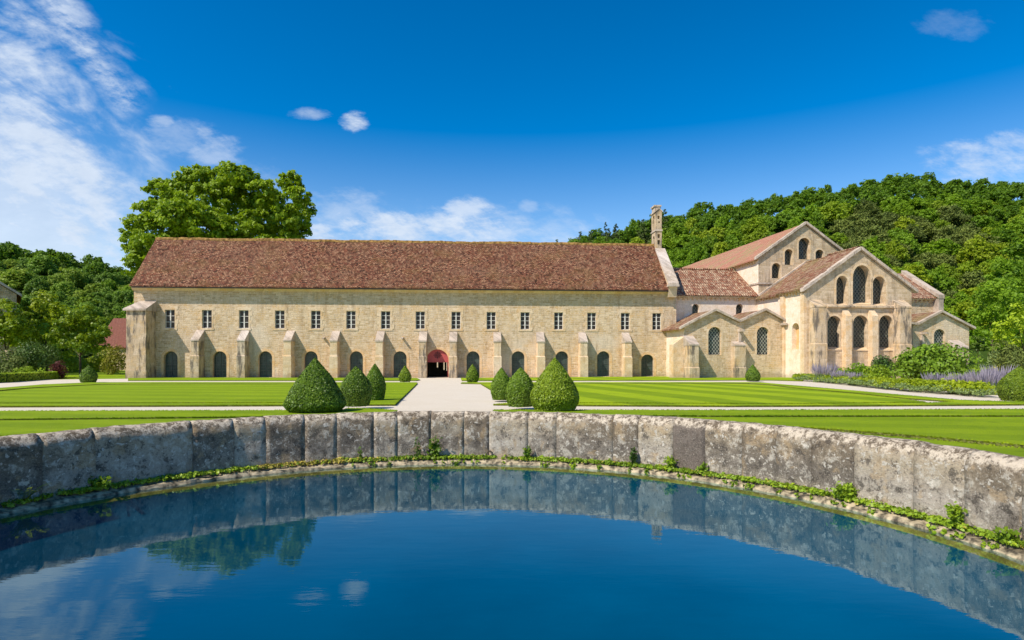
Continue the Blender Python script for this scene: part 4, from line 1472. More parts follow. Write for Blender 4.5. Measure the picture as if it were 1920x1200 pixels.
# ---- transept, right arm with its gable parapet
uT1 = C.u(1758, VT)
zTe2 = C.z(1745, 560.5, VT)
mb = MB()
mb.poly([(uWr - 0.02, VT, cz0), (uT1, VT, cz0), (uT1, VT, zTe2), (uWr - 0.02, VT, zTe2)])
mb.poly([(uT1, VT, cz0), (uT1, VT, zTe2), (uT1, vTR, zTR), (uT1, vTR + 4.9, zTe2), (uT1, vTR + 4.9, cz0)])
wr_ = cpart(mb, 'transept_wall', M['rubble'])
corbel_row_u(uWr, uT1 - 0.6, VT, zTe2 - 0.02, wr_)
mb = MB()
mb.slab([(uWr - 0.1, VT - 0.42, zTe2 + 0.10), (uT1 - 0.5, VT - 0.42, zTe2 + 0.10), (uT1 - 0.5, vTR, zTR), (uWr - 0.1, vTR, zTR)], 30, 12, 0.12, 0.02, 1.5)
cpart(mb, 'transept_roof', M['canal_tile'])
mb = MB()
ya, yb_ = VT - 0.85, vTR
mb.hexa([(uT1 - 0.62, ya, zTe2 - 0.02), (uT1 + 0.12, ya, zTe2 - 0.02), (uT1 + 0.12, yb_, zTR - 0.1), (uT1 - 0.62, yb_, zTR - 0.1),
         (uT1 - 0.62, ya, zTe2 + 0.42), (uT1 + 0.12, ya, zTe2 + 0.42), (uT1 + 0.12, yb_, zTR + 0.36), (uT1 - 0.62, yb_, zTR + 0.36)])
mb.box((uT1 - 0.58, VT - 0.80, cz0), (uT1 + 0.05, VT - 0.002, zTe2 - 0.022))
cpart(mb, 'coping', M['coping'], wr_)

# ---- nave with its tall gable
zNe, zNa = C.z(1420, 485, VT), C.z(1503, 423, VT)
nw = [loop_px(1494, 1515, 447, 487, VT), loop_px(1468, 1483, 468, 497.5, VT), loop_px(1444, 1460.5, 494, 522.5, VT), loop_px(1525.5, 1540.5, 469, 494, VT)]
mb = MB()
mb.panel([(uWl, cz0), (uWr, cz0), (uWr, zNe), (UC, zNa), (uWl, zNe)], nw, lambda a_, b_, d_: (a_, VT - 0.35 + d_, b_), 0.62)
VNB = VT + 48
mb.poly([(uWl, VT - 0.35, cz0), (uWl, VNB, cz0), (uWl, VNB, zNe), (uWl, VT - 0.35, zNe)], 1)
mb.poly([(uWr, VT - 0.35, cz0), (uWr, VNB, cz0), (uWr, VNB, zNe), (uWr, VT - 0.35, zNe)], 1)
mb.poly([(uWl, VNB, cz0), (uWr, VNB, cz0), (uWr, VNB, zNe), (UC, VNB, zNa), (uWl, VNB, zNe)])
nv_ = cpart(mb, 'nave_wall', [M['chancel'], M['plaster']])
for lp in nw:
    p = glazing(lp, VT - 0.35 + 0.6, M['lattice_fine'], nv_)
    surround(lp, VT - 0.35, nv_, 0.17)
mb = MB()
sl_ = (zNa - zNe) / HWD
mb.slab([(uWl - 0.45, VT - 0.2, zNe - 0.45 * sl_ + 0.2), (UC, VT - 0.2, zNa + 0.2), (UC, VNB + 0.4, zNa + 0.2), (uWl - 0.45, VNB + 0.4, zNe - 0.45 * sl_ + 0.2)], 10, 50, 0.14, 0.02, 1.5)
mb.slab([(UC, VT - 0.2, zNa + 0.2), (uWr + 0.45, VT - 0.2, zNe - 0.45 * sl_ + 0.2), (uWr + 0.45, VNB + 0.4, zNe - 0.45 * sl_ + 0.2), (UC, VNB + 0.4, zNa + 0.2)], 10, 30, 0.14, 0.02, 1.5)
cpart(mb, 'nave_roof', M['nave_tile'])
corbel_row_v(VT + 0.1, VNB, uWl, zNe - 0.14, nv_)
cop((uWl - 0.42, zNe - 0.42 * sl_ + 0.10), (UC, zNa + 0.10), VT - 0.62, VT - 0.15, 0.30, 'coping', nv_)
cop((uWr + 0.42, zNe - 0.42 * sl_ + 0.10), (UC, zNa + 0.10), VT - 0.62, VT - 0.15, 0.30, 'coping', nv_)
zb_ = C.z(1430, 531, VT - 0.4)
mb = MB()
mb.box((uWl - 0.10, VT - 0.47, zb_ - 0.10), (uWl + 1.9, VT - 0.352, zb_ + 0.08))
mb.box((uWl - 0.10, VT - 0.352, zb_ - 0.10), (uWl - 0.002, VT + 1.8, zb_ + 0.08))
cpart(mb, 'string_course', M['coping'], nv_)

# ---- chancel
zCe, zCa = C.z(1513, 541.5, VC), C.z(1613, 470, VC)
up_w = [loop_px(1599, 1633, 497, 571, VC, 0.35), loop_px(1568, 1590.5, 517, 572, VC, 0.3), loop_px(1635.5, 1661, 518, 572.5, VC, 0.3)]
lo_w = [loop_px(1551.5, 1577, 592, 655, VC), loop_px(1599.5, 1628, 591, 656, VC), loop_px(1648.5, 1674, 591, 656, VC)]
mb = MB()
sC = (zCa - zCe) / HWD
mb.panel([(uWl, cz0), (uWr, cz0), (uWr, zCe), (UC, zCa), (uWl, zCe)], up_w + lo_w, lambda a_, b_, d_: (a_, VC + d_, b_), [0.8] * 3 + [0.62] * 3)
cw_ = cpart(mb, 'chancel_wall', M['chancel'])
for i, lp in enumerate(up_w + lo_w):
    glazing(lp, VC + (0.78 if i < 3 else 0.60), M['lattice_fine'], cw_)
    surround(lp, VC, cw_, 0.20)
    us = [p[0] for p in lp]
    zz = min(p[1] for p in lp)
    mb = MB()
    d_ = 0.78 if i < 3 else 0.60
    mb.hexa([(min(us) + .003, VC - 0.06, zz - 0.10), (max(us) - .003, VC - 0.06, zz - 0.10), (max(us) - .003, VC + d_ - .01, zz - 0.10), (min(us) + .003, VC + d_ - .01, zz - 0.10),
             (min(us) + .003, VC - 0.06, zz + 0.02), (max(us) - .003, VC - 0.06, zz + 0.02), (max(us) - .003, VC + d_ - .01, zz + 0.25), (min(us) + .003, VC + d_ - .01, zz + 0.25)])
    cpart(mb, 'sill', M['ashlar'], cw_)
# side walls; the left one has a blind niche and flat pilasters
vn0, vn1 = C.vu(1498.5, uWl), C.vu(1485, uWl)
zn0, zn1 = CZ + 0, 0
tmid = (C.c * 1)
def side_z(x, y):
    v = C.vu(x, uWl)
    return C.z(x, y, v)
niche = arch(vn0, vn1, side_z(1492, 655), side_z(1492, 605.5), 10)
mb = MB()
mb.panel([(VC, cz0), (VT, cz0), (VT, zCe), (VC, zCe)], [niche], lambda a_, b_, d_: (uWl + d_, a_, b_), 0.5)
sw_ = cpart(mb, 'chancel_wall', M['plaster'])
mb = MB()
mb.poly([(uWl + 0.49, a_, b_) for a_, b_ in niche])
cpart(mb, 'blind_niche', M['ochre'], sw_)
mb = MB()
mb.poly([(uWr, VC, cz0), (uWr, VT, cz0), (uWr, VT, zCe), (uWr, VC, zCe)])
cpart(mb, 'chancel_wall', M['plaster'])
for xp0, xp1, pr_m in ((1473, 1466, 0.22), (1516, 1505.5, 0.28)):
    va, vb_ = C.vu(xp0, uWl), C.vu(xp1, uWl)
    va = max(va, VC + 0.01)
    mb = MB()
    mb.box((uWl - pr_m, va, cz0), (uWl - 0.002, vb_, zCe - 0.42))
    cpart(mb, 'pilaster', M['ashlar'], sw_)
corbel_row_v(VC + 0.2, VT - 0.8, uWl, zCe - 0.03, sw_)
corbel_row_v(VC + 0.2, VT, uWr, zCe - 0.03, sw_, 1)
# roof, the part behind the gable a step higher than the part against the nave
mb = MB()
vst = VC + 4.7
for sg, ue in ((-1, uWl), (1, uWr)):
    ue_ = ue + 0.42 * sg
    ze = zCe - 0.42 * sC + 0.16
    for va, vb_, up in ((VC + 0.05, vst, 0.20), (vst, VT - 0.3, 0.0)):
        mb.slab([(ue_, va, ze + up), (UC, va, zCa + 0.16 + up), (UC, vb_, zCa + 0.16 + up), (ue_, vb_, ze + up)], 12, 12, 0.16, 0.025, 1.5, seed=sg)
cr_ = cpart(mb, 'chancel_roof', M['canal_tile_side'])
mb = MB()
mb.tube([(UC, VC + 0.1 + (vst - VC) * i / 8, zCa + 0.36 + 0.015 * math.sin(i * 2.3)) for i in range(9)], 0.14, seg=8)
mb.tube([(UC, vst + (VT - 0.4 - vst) * i / 8, zCa + 0.15 + 0.015 * math.sin(i * 1.7)) for i in range(9)], 0.13, seg=8)
cpart(mb, 'ridge_tiles', M['canal_tile_side'], cr_, True)
cop((uWl - 0.50, zCe - 0.50 * sC + 0.06), (UC, zCa + 0.06), VC - 0.30, VC + 0.30, 0.32, 'coping', cw_)
cop((uWr + 0.50, zCe - 0.50 * sC + 0.06), (UC, zCa + 0.06), VC - 0.30, VC + 0.30, 0.32, 'coping', cw_)
# sloping junction stones where the chancel roof meets the nave gable
mb = MB()
for sg in (-1, 1):
    mb.hexa([(UC + sg * HWD, VT - 0.62, zCe + 0.14), (UC, VT - 0.62, zCa + 0.10), (UC, VT - 0.352, zCa + 0.10), (UC + sg * HWD, VT - 0.352, zCe + 0.14),
             (UC + sg * HWD, VT - 0.62, zCe + 0.38), (UC, VT - 0.62, zCa + 0.36), (UC, VT - 0.352, zCa + 0.36), (UC + sg * HWD, VT - 0.352, zCe + 0.38)])
cpart(mb, 'flashing_stones', M['coping'], cr_)
# string course between the two tiers, and the front buttresses
zl_ = C.z(1618, 575, VC)
ul0, ul1 = C.u(1550, VC), C.u(1686, VC)
mb = MB()
mb.hexa([(ul0, VC - 0.24, zl_ - 0.10), (ul1, VC - 0.24, zl_ - 0.10), (ul1, VC - 0.02, zl_ - 0.18), (ul0, VC - 0.02, zl_ - 0.18),
         (ul0, VC - 0.24, zl_ + 0.05), (ul1, VC - 0.24, zl_ + 0.05), (ul1, VC - 0.02, zl_ + 0.18), (ul0, VC - 0.02, zl_ + 0.18)])
cpart(mb, 'string_course', M['weathered'], cw_)
vq = VC - 1.0
for xa, xb, yt, yc, ym, st in ((1529.5, 1550.5, 562, 575, 645, 0.06), (1689, 1710, 563, 576, 647, 0.06)):
    buttress(C, C.u(xa, vq), C.u(xb, vq), cz0, C.z(xa, ym, vq), C.z(xa, yc, vq), C.z(xa, yt, VC), VC, 1.0, cw_, M['weathered'], 0.05, 0.04, M['weathered'])
vq = VC - 0.62
for xa, xb in ((1586.5, 1597.5), (1636, 1647)):
    mb = MB()
    u0, u1 = C.u(xa, vq), C.u(xb, vq)
    zc, zt = C.z(xa, 592, vq), C.z(xa, 580, VC)
    mb.prism([(u0, vq, cz0), (u0, vq, zc), (u0, VC, zt), (u0, VC, cz0)], [(u1, vq, cz0), (u1, vq, zc), (u1, VC, zt), (u1, VC, cz0)])
    cpart(mb, 'buttress', M['ashlar'], cw_)

# ---- chapels: two little gables on the left, one in view on the right
def chapel(prof_px, win_px, back_v, left_side, right_end=None):
    pts = [C.hit(x, y, VCH) for x, y in prof_px]
    uA, uB = pts[0][0], pts[-1][0]
    if right_end is not None:
        uB = right_end
        pts[-1] = (uB, pts[-1][1])
    lp = [loop_px(*w, VCH) for w in win_px]
    mb = MB()
    mb.panel([(uA, cz0), (uB, cz0)] + [(a_, b_) for a_, b_ in reversed(pts)], lp, lambda a_, b_, d_: (a_, VCH + d_, b_), 0.32)
    mb.poly([(uA, VCH, cz0), (uA, VCH, pts[0][1]), (uA, back_v, pts[0][1]), (uA, back_v, cz0)], 1)
    mb.poly([(uB, VCH, cz0), (uB, VCH, pts[-1][1]), (uB, back_v, pts[-1][1]), (uB, back_v, cz0)], 1)
    w_ = cpart(mb, 'chapel_wall', [M['rubble'], M['plaster']])
    for l_ in lp:
        glazing(l_, VCH + 0.30, M['lattice'], w_, False)
        surround(l_, VCH, w_, 0.18)
    mb = MB()
    ext = 0.55
    for i in range(len(pts) - 1):
        (ua_, za), (ub_, zb__) = pts[i], pts[i + 1]
        if i == 0:
            s_ = (zb__ - za) / (ub_ - ua_)
            ua_, za = ua_ - ext, za - ext * s_
        if i == len(pts) - 2 and right_end is None:
            s_ = (zb__ - za) / (ub_ - ua_)
            ub_, zb__ = ub_ + ext, zb__ + ext * s_
        mb.slab([(ua_, VCH - 0.05, za + 0.12), (ub_, VCH - 0.05, zb__ + 0.12), (ub_, back_v, zb__ + 0.12), (ua_, back_v, za + 0.12)], 6, 10, 0.12, 0.02, 1.5, seed=i * 3.0)
        cop((ua_, za + 0.04), (ub_, zb__ + 0.04), VCH - 0.34, VCH + 0.12, 0.24, 'coping', w_)
    cpart(mb, 'chapel_roof', M['canal_tile_side'])
    return w_, uA, uB, pts


chw, cuA, cuB, cpts = chapel([(1283, 613), (1340, 583.5), (1385, 605), (1433, 583), (1466, 603)], [(1328, 1352, 613, 665), (1419, 1441.5, 613, 665)], VT + 0.0, True, uWl - 0.02)
corbel_row_v(VCH + 0.1, VT - 0.2, cuA, cpts[0][1] - 0.02, chw)
chr_, ruA, ruB, rpts = chapel([(1712, 609.5), (1718, 610), (1763, 586.5), (1817, 614)], [(1751, 1772, 617, 664)], VT + 0.0, True)
# chapel buttresses
vq = VCH - 1.55
buttress(C, C.u(1294, vq), C.u(1311, vq), cz0, C.z(1300, 690, vq), C.z(1300, 647, vq), C.z(1300, 629, VCH), VCH, 1.55, chw, M['weathered'], 0.04, 0.04)
mb = MB()
us0 = cuA - 1.15
vs0, vs1 = VCH + 0.02, VCH + 1.1
zc, zt = C.z(1270, 646, VCH), C.z(1284, 631, VCH)
mb.prism([(us0, vs0, cz0), (us0, vs0, zc), (cuA, vs0, zt), (cuA, vs0, cz0)], [(us0, vs1, cz0), (us0, vs1, zc), (cuA, vs1, zt), (cuA, vs1, cz0)])
cpart(mb, 'buttress', M['ashlar'], chw)
vq = VCH - 0.85
buttress(C, C.u(1379, vq), C.u(1399, vq), cz0, C.z(1390, 690, vq), C.z(1390, 648, vq), C.z(1390, 640, VCH), VCH, 0.85, chw, M['weathered'], 0.03, 0.03)
vq = VCH - 1.3
buttress(C, C.u(1798, vq), C.u(1817, vq), cz0, C.z(1808, 692, vq), C.z(1808, 652, vq), C.z(1808, 638, VCH), VCH, 1.3, chr_, M['weathered'], 0.04, 0.04)
# drain pipes in stone and water spouts
for x, y, ln, yb2 in ((1386, 620, 0.9, 641), (1466.5, 608, 0.8, None), (1728, 625, 0.8, 648)):
    u, z = C.hit(x, y, VCH)
    mb = MB()
    mb.hexa([(u - 0.13, VCH - ln, z - 0.12), (u + 0.13, VCH - ln, z - 0.12), (u + 0.18, VCH, z - 0.12), (u - 0.18, VCH, z - 0.12),
             (u - 0.13, VCH - ln, z + 0.10), (u + 0.13, VCH - ln, z + 0.10), (u + 0.18, VCH, z + 0.16), (u - 0.18, VCH, z + 0.16)])
    if yb2:
        mb.box((u - 0.13, VCH - 0.22, C.z(x, yb2, VCH)), (u + 0.13, VCH - 0.002, z - 0.122))
    cpart(mb, 'spout', M['coping'], chw if x < 1500 else chr_)

# ================================================================== other buildings
def cottage(name, x0, x1, yr, ye, Y, dep, label, mat_w, mat_r):
    u0, u1 = (x0 - CX) / F * Y, (x1 - CX) / F * Y
    zr_, ze_ = EYE + (HOR - yr) / F * (Y + dep / 2), EYE + (HOR - ye) / F * Y
    g = G(Y)
    root = empty(name, ((u0 + u1) / 2, Y, g), 0, label, 'building')
    off = ((u0 + u1) / 2, Y, g)
    mb = MB()
    mb.box((u0, Y, g - 0.4), (u1, Y + dep, ze_))
    for uu in (u0 + .01, u1 - .01):
        mb.poly([(uu, Y, ze_), (uu, Y + dep / 2, zr_ - 0.15), (uu, Y + dep, ze_)])
    mb.build('wall', mat_w, root, off)
    mb = MB()
    mb.slab([(u0 - .3, Y - .4, ze_ - 0.1), (u1 + .3, Y - .4, ze_ - 0.1), (u1 + .3, Y + dep / 2, zr_), (u0 - .3, Y + dep / 2, zr_)], 24, 8, 0.14, 0.03, 1.0)
    mb.slab([(u0 - .3, Y + dep / 2, zr_), (u1 + .3, Y + dep / 2, zr_), (u1 + .3, Y + dep + .4, ze_ - 0.1), (u0 - .3, Y + dep + .4, ze_ - 0.1)], 12, 4, 0.14)
    mb.build('roof', mat_r, root, off)
    return root


M['far_tile'] = roof_tiles('plain_red_tiles', [(0.22, 0.08, 0.055), (0.28, 0.11, 0.075), (0.25, 0.09, 0.065), (0.32, 0.14, 0.10)], 0.25, 0.22, (0.30, 0.17, 0.13), 0.2)
cottage('cottage', 182, 262, 597, 650, 98, 9, 'low house with a plain red tiled roof behind the garden trees', M['rubble'], M['far_tile'])
# outbuilding whose coped roof end shows at the picture's edge, turned towards the garden
Y0 = 78
OT = rad(40)
oc = Vector(((31 - CX) / F * Y0, Y0, 0))
oze = EYE + (HOR - 552) / F * Y0
oap, olen = oze + 4.9, 14.0
g = G(Y0)
ob = empty('outbuilding', (oc.x, oc.y, g), OT, 'stone outbuilding with a coped gable above the left garden trees', 'building')
oz = (0, 0, g)
mb = MB()
r0 = [(-14, 0, g - 0.4), (0, 0, g - 0.4), (0, 0, oze), (-7, 0, oap), (-14, 0, oze)]
mb.prism(r0, [(a_, olen, c_) for a_, b_, c_ in r0])
mb.build('wall', M['chancel'], ob, oz)
mb = MB()
so_ = (oap - oze) / 7
for e in (0.5, -14.5):
    ez = oze - 0.5 * so_
    mb.slab([(e, 0.2, ez + 0.15), (-7, 0.2, oap + 0.15), (-7, olen + .3, oap + 0.15), (e, olen + .3, ez + 0.15)], 10, 10, 0.14, 0.03)
mb.slab([(-15, -1.6, oze + 0.4), (-1.6, -1.6, oze + 0.4), (-3.4, -0.02, oze + 2.0), (-15, -0.02, oze + 2.0)], 16, 5, 0.14, 0.03)
mb.build('roof', M['flat_tile'], ob, oz)
mb = MB()
for e in (0.55, -14.55):
    ez = oze - 0.55 * so_
    mb.hexa([(e, -0.3, ez + 0.1), (-7, -0.3, oap + 0.1), (-7, 0.3, oap + 0.1), (e, 0.3, ez + 0.1), (e, -0.3, ez + 0.42), (-7, -0.3, oap + 0.42), (-7, 0.3, oap + 0.42), (e, 0.3, ez + 0.42)])
mb.build('coping', M['coping'], ob, oz)

# ================================================================== clipped topiary
def topiary(xc, w_px, ytop, ybase, label, peak=1.0, light=False, nl=6000, seed=0, lift=0.07, belly=0.30, Yset=None):
    rng = np.random.default_rng(100 + seed)
    p = gp(xc, ybase)
    Y = Yset or p.y
    X = (xc - CX) / F * Y
    zb = G(Y) + lift
    H = EYE + (HOR - ytop) / F * Y - zb
    R = w_px / F * Y / 2
    # profile of a clipped egg or cone
    def rad_at(t):
        if t < belly:
            q = t / belly
            return R * (0.80 + 0.20 * math.sin(q * math.pi / 2))
        q = (t - belly) / (1 - belly)
        return R * ((1 - q ** 1.9) * (1 - peak) + (1 - q ** 1.25) * peak) + 0.004
    nv, ns = 26, 40
    bv, bf = [], []
    for j in range(nv + 1):
        t = j / nv
        r0 = rad_at(t)
        for i in range(ns):
            a_ = 2 * math.pi * i / ns
            q = Vector((math.cos(a_) * R * 2.0, math.sin(a_) * R * 2.0, t * H * 2.0 + seed * 7))
            r = r0 * (1 + 0.05 * mnoise.noise(q) + 0.03 * mnoise.noise(q * 3)) * 0.955
            bv.append((r * math.cos(a_), r * math.sin(a_), t * H))
    for j in range(nv):
        for i in range(ns):
            bf.append((j * ns + i, j * ns + (i + 1) % ns, (j + 1) * ns + (i + 1) % ns, (j + 1) * ns + i))
    # leaves over the surface
    ts = rng.random(nl * 2)
    rs = np.array([rad_at(t) for t in ts])
    keep = rng.random(nl * 2) < (rs / R) * 0.75 + 0.02
    ts, rs = ts[keep][:nl], rs[keep][:nl]
    aa = rng.uniform(0, 2 * math.pi, len(ts))
    lump = np.array([mnoise.noise(Vector((math.cos(q) * R * 2.0, math.sin(q) * R * 2.0, t * H * 2.0 + seed * 7))) * 0.05 + mnoise.noise(Vector((math.cos(q) * R * 6, math.sin(q) * R * 6, t * H * 6 + seed * 21))) * 0.03 for q, t in zip(aa, ts)])
    rr_ = rs * (1 + lump) * (0.94 + 0.08 * rng.random(len(ts)) ** 1.6)
    pos = np.stack([rr_ * np.cos(aa), rr_ * np.sin(aa), ts * H + 0.01], axis=1)
    eps = 0.02
    dr_ = np.array([(rad_at(min(1, t + eps)) - rad_at(max(0, t - eps))) / (2 * eps * H) for t in ts])
    nrm = np.stack([np.cos(aa), np.sin(aa), -dr_ * 0.8], axis=1)
    nrm /= np.linalg.norm(nrm, axis=1, keepdims=True)
    size = 0.046 if Y < 33 else 0.075
    nl = int(nl)
    me = leaf_mesh('topiary_bush', leaf_arrays(rng, pos, nrm, size, 0.75), [M['fol_boxlight'] if light else M['fol_box'], M['fol_core']], None, (bv, bf, 1))
    return put_mesh('topiary_bush', me, (X, Y, zb), label, 'topiary', 'clipped topiary bushes')


topiary(591, 110, 672, 779, 'large broad cone of clipped box left of the gravel walk, nearest the basin', 0.80, False, 26000, 1, 0.1, 0.14)
topiary(667.5, 58, 687, 767, 'rounded clipped box standing between the big cone and another on the left of the walk', 0.35, False, 14000, 2, 0.1, 0.38)
topiary(703, 40, 682.5, 752.5, 'slim pointed box bush at the far corner of the left trio', 0.45, False, 10000, 3, 0.07, 0.36)
topiary(1040, 90, 672, 776, 'largest yellow-green box cone right of the gravel walk beside the basin wall', 0.62, True, 23000, 4, 0.1, 0.24)
topiary(976, 55, 690, 768, 'egg-shaped box bush in the middle of the right trio', 0.25, False, 14000, 5, 0.1, 0.38)
topiary(940, 39, 690, 753, 'slim dark box bush at the far end of the right trio', 0.35, False, 10000, 6, 0.07, 0.38)
topiary(759.5, 23, 686, 717.6, 'small round clipped bush left of the red doorway', 0.5, True, 2600, 7, 0.07, 0.3)
topiary(886, 24, 683, 718, 'small round clipped bush right of the red doorway', 0.5, True, 2600, 8, 0.07, 0.3)
topiary(166, 29, 685, 717, 'small clipped bush at the path corner beside the low hedge', 0.4, False, 3000, 9, 0.0, 0.33)
topiary(1411.5, 27, 684, 715.5, 'small dark clipped bush in front of the church chapels', 0.55, False, 3000, 10, 0.05, 0.3)
topiary(1911, 66, 687, 751.5, 'clipped egg-shaped bush at the end of the flower bed path', 0.5, True, 13000, 11, 0.0, 0.35)

# ================================================================== trees
# the great plane tree behind the dormitory
rng = np.random.default_rng(21)
rows = [(300, 360, 26), (330, 372, 34), (358, 342, 30), (285, 402, 30), (258, 432, 28), (245, 458, 20), (268, 470, 28), (300, 440, 40), (385, 335, 24), (410, 350, 34), (437, 330, 26),
        (462, 342, 28), (440, 372, 40), (492, 362, 26), (480, 400, 38), (512, 378, 24), (545, 346, 24), (560, 372, 24), (572, 396, 20), (548, 408, 32), (555, 436, 26), (520, 428, 34),
        (380, 395, 46), (340, 415, 44), (400, 440, 48), (460, 440, 46), (350, 470, 44), (290, 490, 36), (420, 490, 50), (500, 480, 44), (545, 470, 30), (258, 500, 24), (320, 520, 40), (470, 520, 44)]
lob = px_lobes(rows, 95, 7, rng)
make_tree('plane_tree', lob, 300, 0.50, M['fol_plane'], 0.9, ((405 - CX) / F * 95, 95, G(95)), 7.5, 'huge spreading plane tree rising behind the long roof', rng=rng, sub=30, subr=0.27, jit=0.85)

# garden trees on the left
def tree_px(name, rows, Y, spread, base_x, mat, trunk, fork, label, per=95, leaf=0.34, seed=0, group=None, sub=9):
    rng = np.random.default_rng(300 + seed)
    lob = px_lobes(rows, Y, spread, rng)
    return make_tree(name, lob, per, leaf, mat, trunk, ((base_x - CX) / F * Y, Y, G(Y)), fork, label, 'tree', group, rng, sub)


tree_px('garden_tree', [(150, 590, 24), (128, 606, 24), (175, 612, 24), (150, 625, 28), (112, 632, 20), (190, 636, 18), (165, 648, 22), (130, 650, 22), (198, 620, 12), (140, 605, 20)], 76, 2.0, 150, M['fol_garden'], 0.16, 2.4,
        'round leafy tree on a bare trunk beside the stone corner buttress', 300, 0.32, 1, None, 14)
tree_px('garden_tree', [(85, 568, 22), (78, 590, 28), (100, 600, 24), (60, 605, 24), (90, 625, 28), (110, 582, 16), (65, 630, 24)], 84, 2.5, 88, M['fol_garden'], 0.2, 3, 'taller light green tree with a pointed crown between its two rounder neighbours', 260, 0.34, 2, None, 14)
tree_px('garden_tree', [(12, 588, 26), (34, 600, 26), (-10, 600, 30), (20, 620, 32), (48, 618, 22), (-25, 620, 34), (0, 572, 18), (40, 640, 26)], 72, 2.5, 14, M['fol_garden'], 0.2, 2.6, 'bushy green tree under the coped gable of the outbuilding', 260, 0.32, 3, None, 14)

# trees behind the church on the right
tree_px('woodland_tree', [(1862, 560, 34), (1840, 590, 28), (1880, 600, 34), (1850, 620, 30), (1835, 632, 18), (1875, 540, 28), (1890, 570, 30), (1868, 640, 26)], 92, 4, 1860, M['fol_hill'], 0.3, 4, 'dark leafy tree just behind the last chapel gable', 105, 0.45, 4)
tree_px('woodland_tree', [(1905, 490, 34), (1930, 520, 40), (1890, 520, 30), (1940, 470, 34), (1915, 550, 36), (1955, 560, 44)], 100, 4, 1925, M['fol_hill'], 0.3, 5, 'tall green tree at the edge of the wood, highest beside the church', 100, 0.5, 5)
tree_px('woodland_tree', [(1905, 590, 26), (1925, 610, 32), (1895, 620, 24), (1940, 580, 30), (1912, 640, 28), (1945, 630, 36), (1880, 630, 18)], 74, 3, 1922, M['fol_lime'], 0.22, 3, 'yellow-green spreading tree above the golden shrub', 130, 0.36, 6)
tree_px('young_tree', [(1833, 640, 10), (1828, 650, 10), (1842, 648, 10), (1836, 655, 9)], 80, 0.6, 1835, M['fol_dark'], 0.08, 2.2, 'slender young tree on the lawn beyond the church corner', 420, 0.24, 7)

# ---- wooded hills
def sil(a):
    """height of the wooded skyline as a slope, for each direction"""
    pts = [(-1.6, 0.21), (-1.2, 0.205), (-0.857, 0.196), (-0.80, 0.186), (-0.75, 0.172), (-0.70, 0.160), (-0.64, 0.150), (-0.50, 0.135), (-0.2, 0.120), (0.06, 0.178), (0.125, 0.205), (0.21, 0.222), (0.27, 0.242), (0.39, 0.266),
           (0.52, 0.280), (0.60, 0.300), (0.66, 0.304), (0.74, 0.298), (0.86, 0.298), (1.0, 0.30), (1.3, 0.31), (1.8, 0.32)]
    for (a0, s0), (a1, s1) in zip(pts, pts[1:]):
        if a <= a1: return s0 + (s1 - s0) * max(0, (a - a0) / (a1 - a0))
    return pts[-1][1]


YR = 215.0
TREE_H = 8.5
def y_foot(a):
    return 122.0 if a > -0.3 else 132.0


def hill_z(x, y):
    a = x / max(y, 1)
    s = sil(a)
    f = y_foot(a)
    top = EYE + s * YR - TREE_H
    t = (y - f) / (YR - f)
    if t <= 0: return G(y)
    if t <= 1: return G(y) + (top - G(y)) * (t * 0.92 + 0.08 * math.sin(t * math.pi / 2))
    return top + (y - YR) * 0.10


mb = MB()
NA, NY = 110, 40
for j in range(NY + 1):
    y = 115 + (420 - 115) * j / NY
    for i in range(NA + 1):
        a = -1.7 + 3.5 * i / NA
        mb.v.append((a * y, y, hill_z(a * y, y) - (0.5 if j == 0 else 0)))
for j in range(NY):
    for i in range(NA):
        k0 = j * (NA + 1) + i
        mb.f.append((k0, k0 + 1, k0 + NA + 2, k0 + NA + 1))
        mb.m.append(0)
tag(mb.build('hillside', M['hill_floor'], smooth=True), kind='structure')


def hill_crown(seed, rx, rz, lobes_n, per, leaf, mat, conifer=False):
    rng = np.random.default_rng(500 + seed)
    lob = []
    if conifer:
        for i in range(16):
            t = i / 15
            w = rx * (1 - t) ** 0.8 * 0.75
            a_ = rng.uniform(0, 6.28)
            lob.append((w * 0.6 * math.cos(a_), w * 0.6 * math.sin(a_), rz * (0.15 + 0.85 * t), max(0.45, w * 0.62)))
    else:
        for i in range(lobes_n):
            d = rand_dirs(rng, 1)[0]
            d[2] = abs(d[2]) * 0.95 - 0.2
            q = rng.uniform(0.5, 0.86)
            lob.append((d[0] * rx * q, d[1] * rx * q, rz * 0.55 + d[2] * rz * 0.42, rx * rng.uniform(0.17, 0.32)))
    P, N = crown_points(rng, lob, per, 7, 0.45, inner=0.2)
    return leaf_arrays(rng, P, N, leaf, 0.75), [mat]


RXH = 4.3
proto_v = [hill_crown(i, RXH, 8.6 + (i % 3), 40, 78, 0.46, M['fol_hill'])[0] for i in range(8)]
protos = [leaf_mesh('hill_tree', v, [M['fol_hill']]) for v in proto_v]
hazy_protos = [leaf_mesh('hill_tree', v, [M['fol_hill_haze']]) for v in proto_v[:5]]
greys = [leaf_mesh('hill_tree', *hill_crown(20 + i, RXH * 1.1, 9.5, 34, 60, 0.42, M['fol_grey'])) for i in range(2)]
pines = [leaf_mesh('conifer', *hill_crown(40 + i, 4.6, 10.0, 0, 90, 0.4, M['fol_pine'], True)) for i in range(3)]
coarse = [hill_crown(60 + i, RXH, 8.6 + (i % 3), 26, 46, 0.66, M['fol_hill'])[0] for i in range(5)]

rngh = np.random.default_rng(77)
cand = []


def scatter(a_lo, a_hi, step):
    y = 122.0
    while y < YR + 7:
        x = a_lo * y + rngh.uniform(0, step)
        while x < a_hi * y:
            xx, yy = x + rngh.uniform(-0.35, 0.35) * step, y + rngh.uniform(-0.35, 0.35) * step
            cand.append((xx, yy))
            x += step
        y += step * 0.92


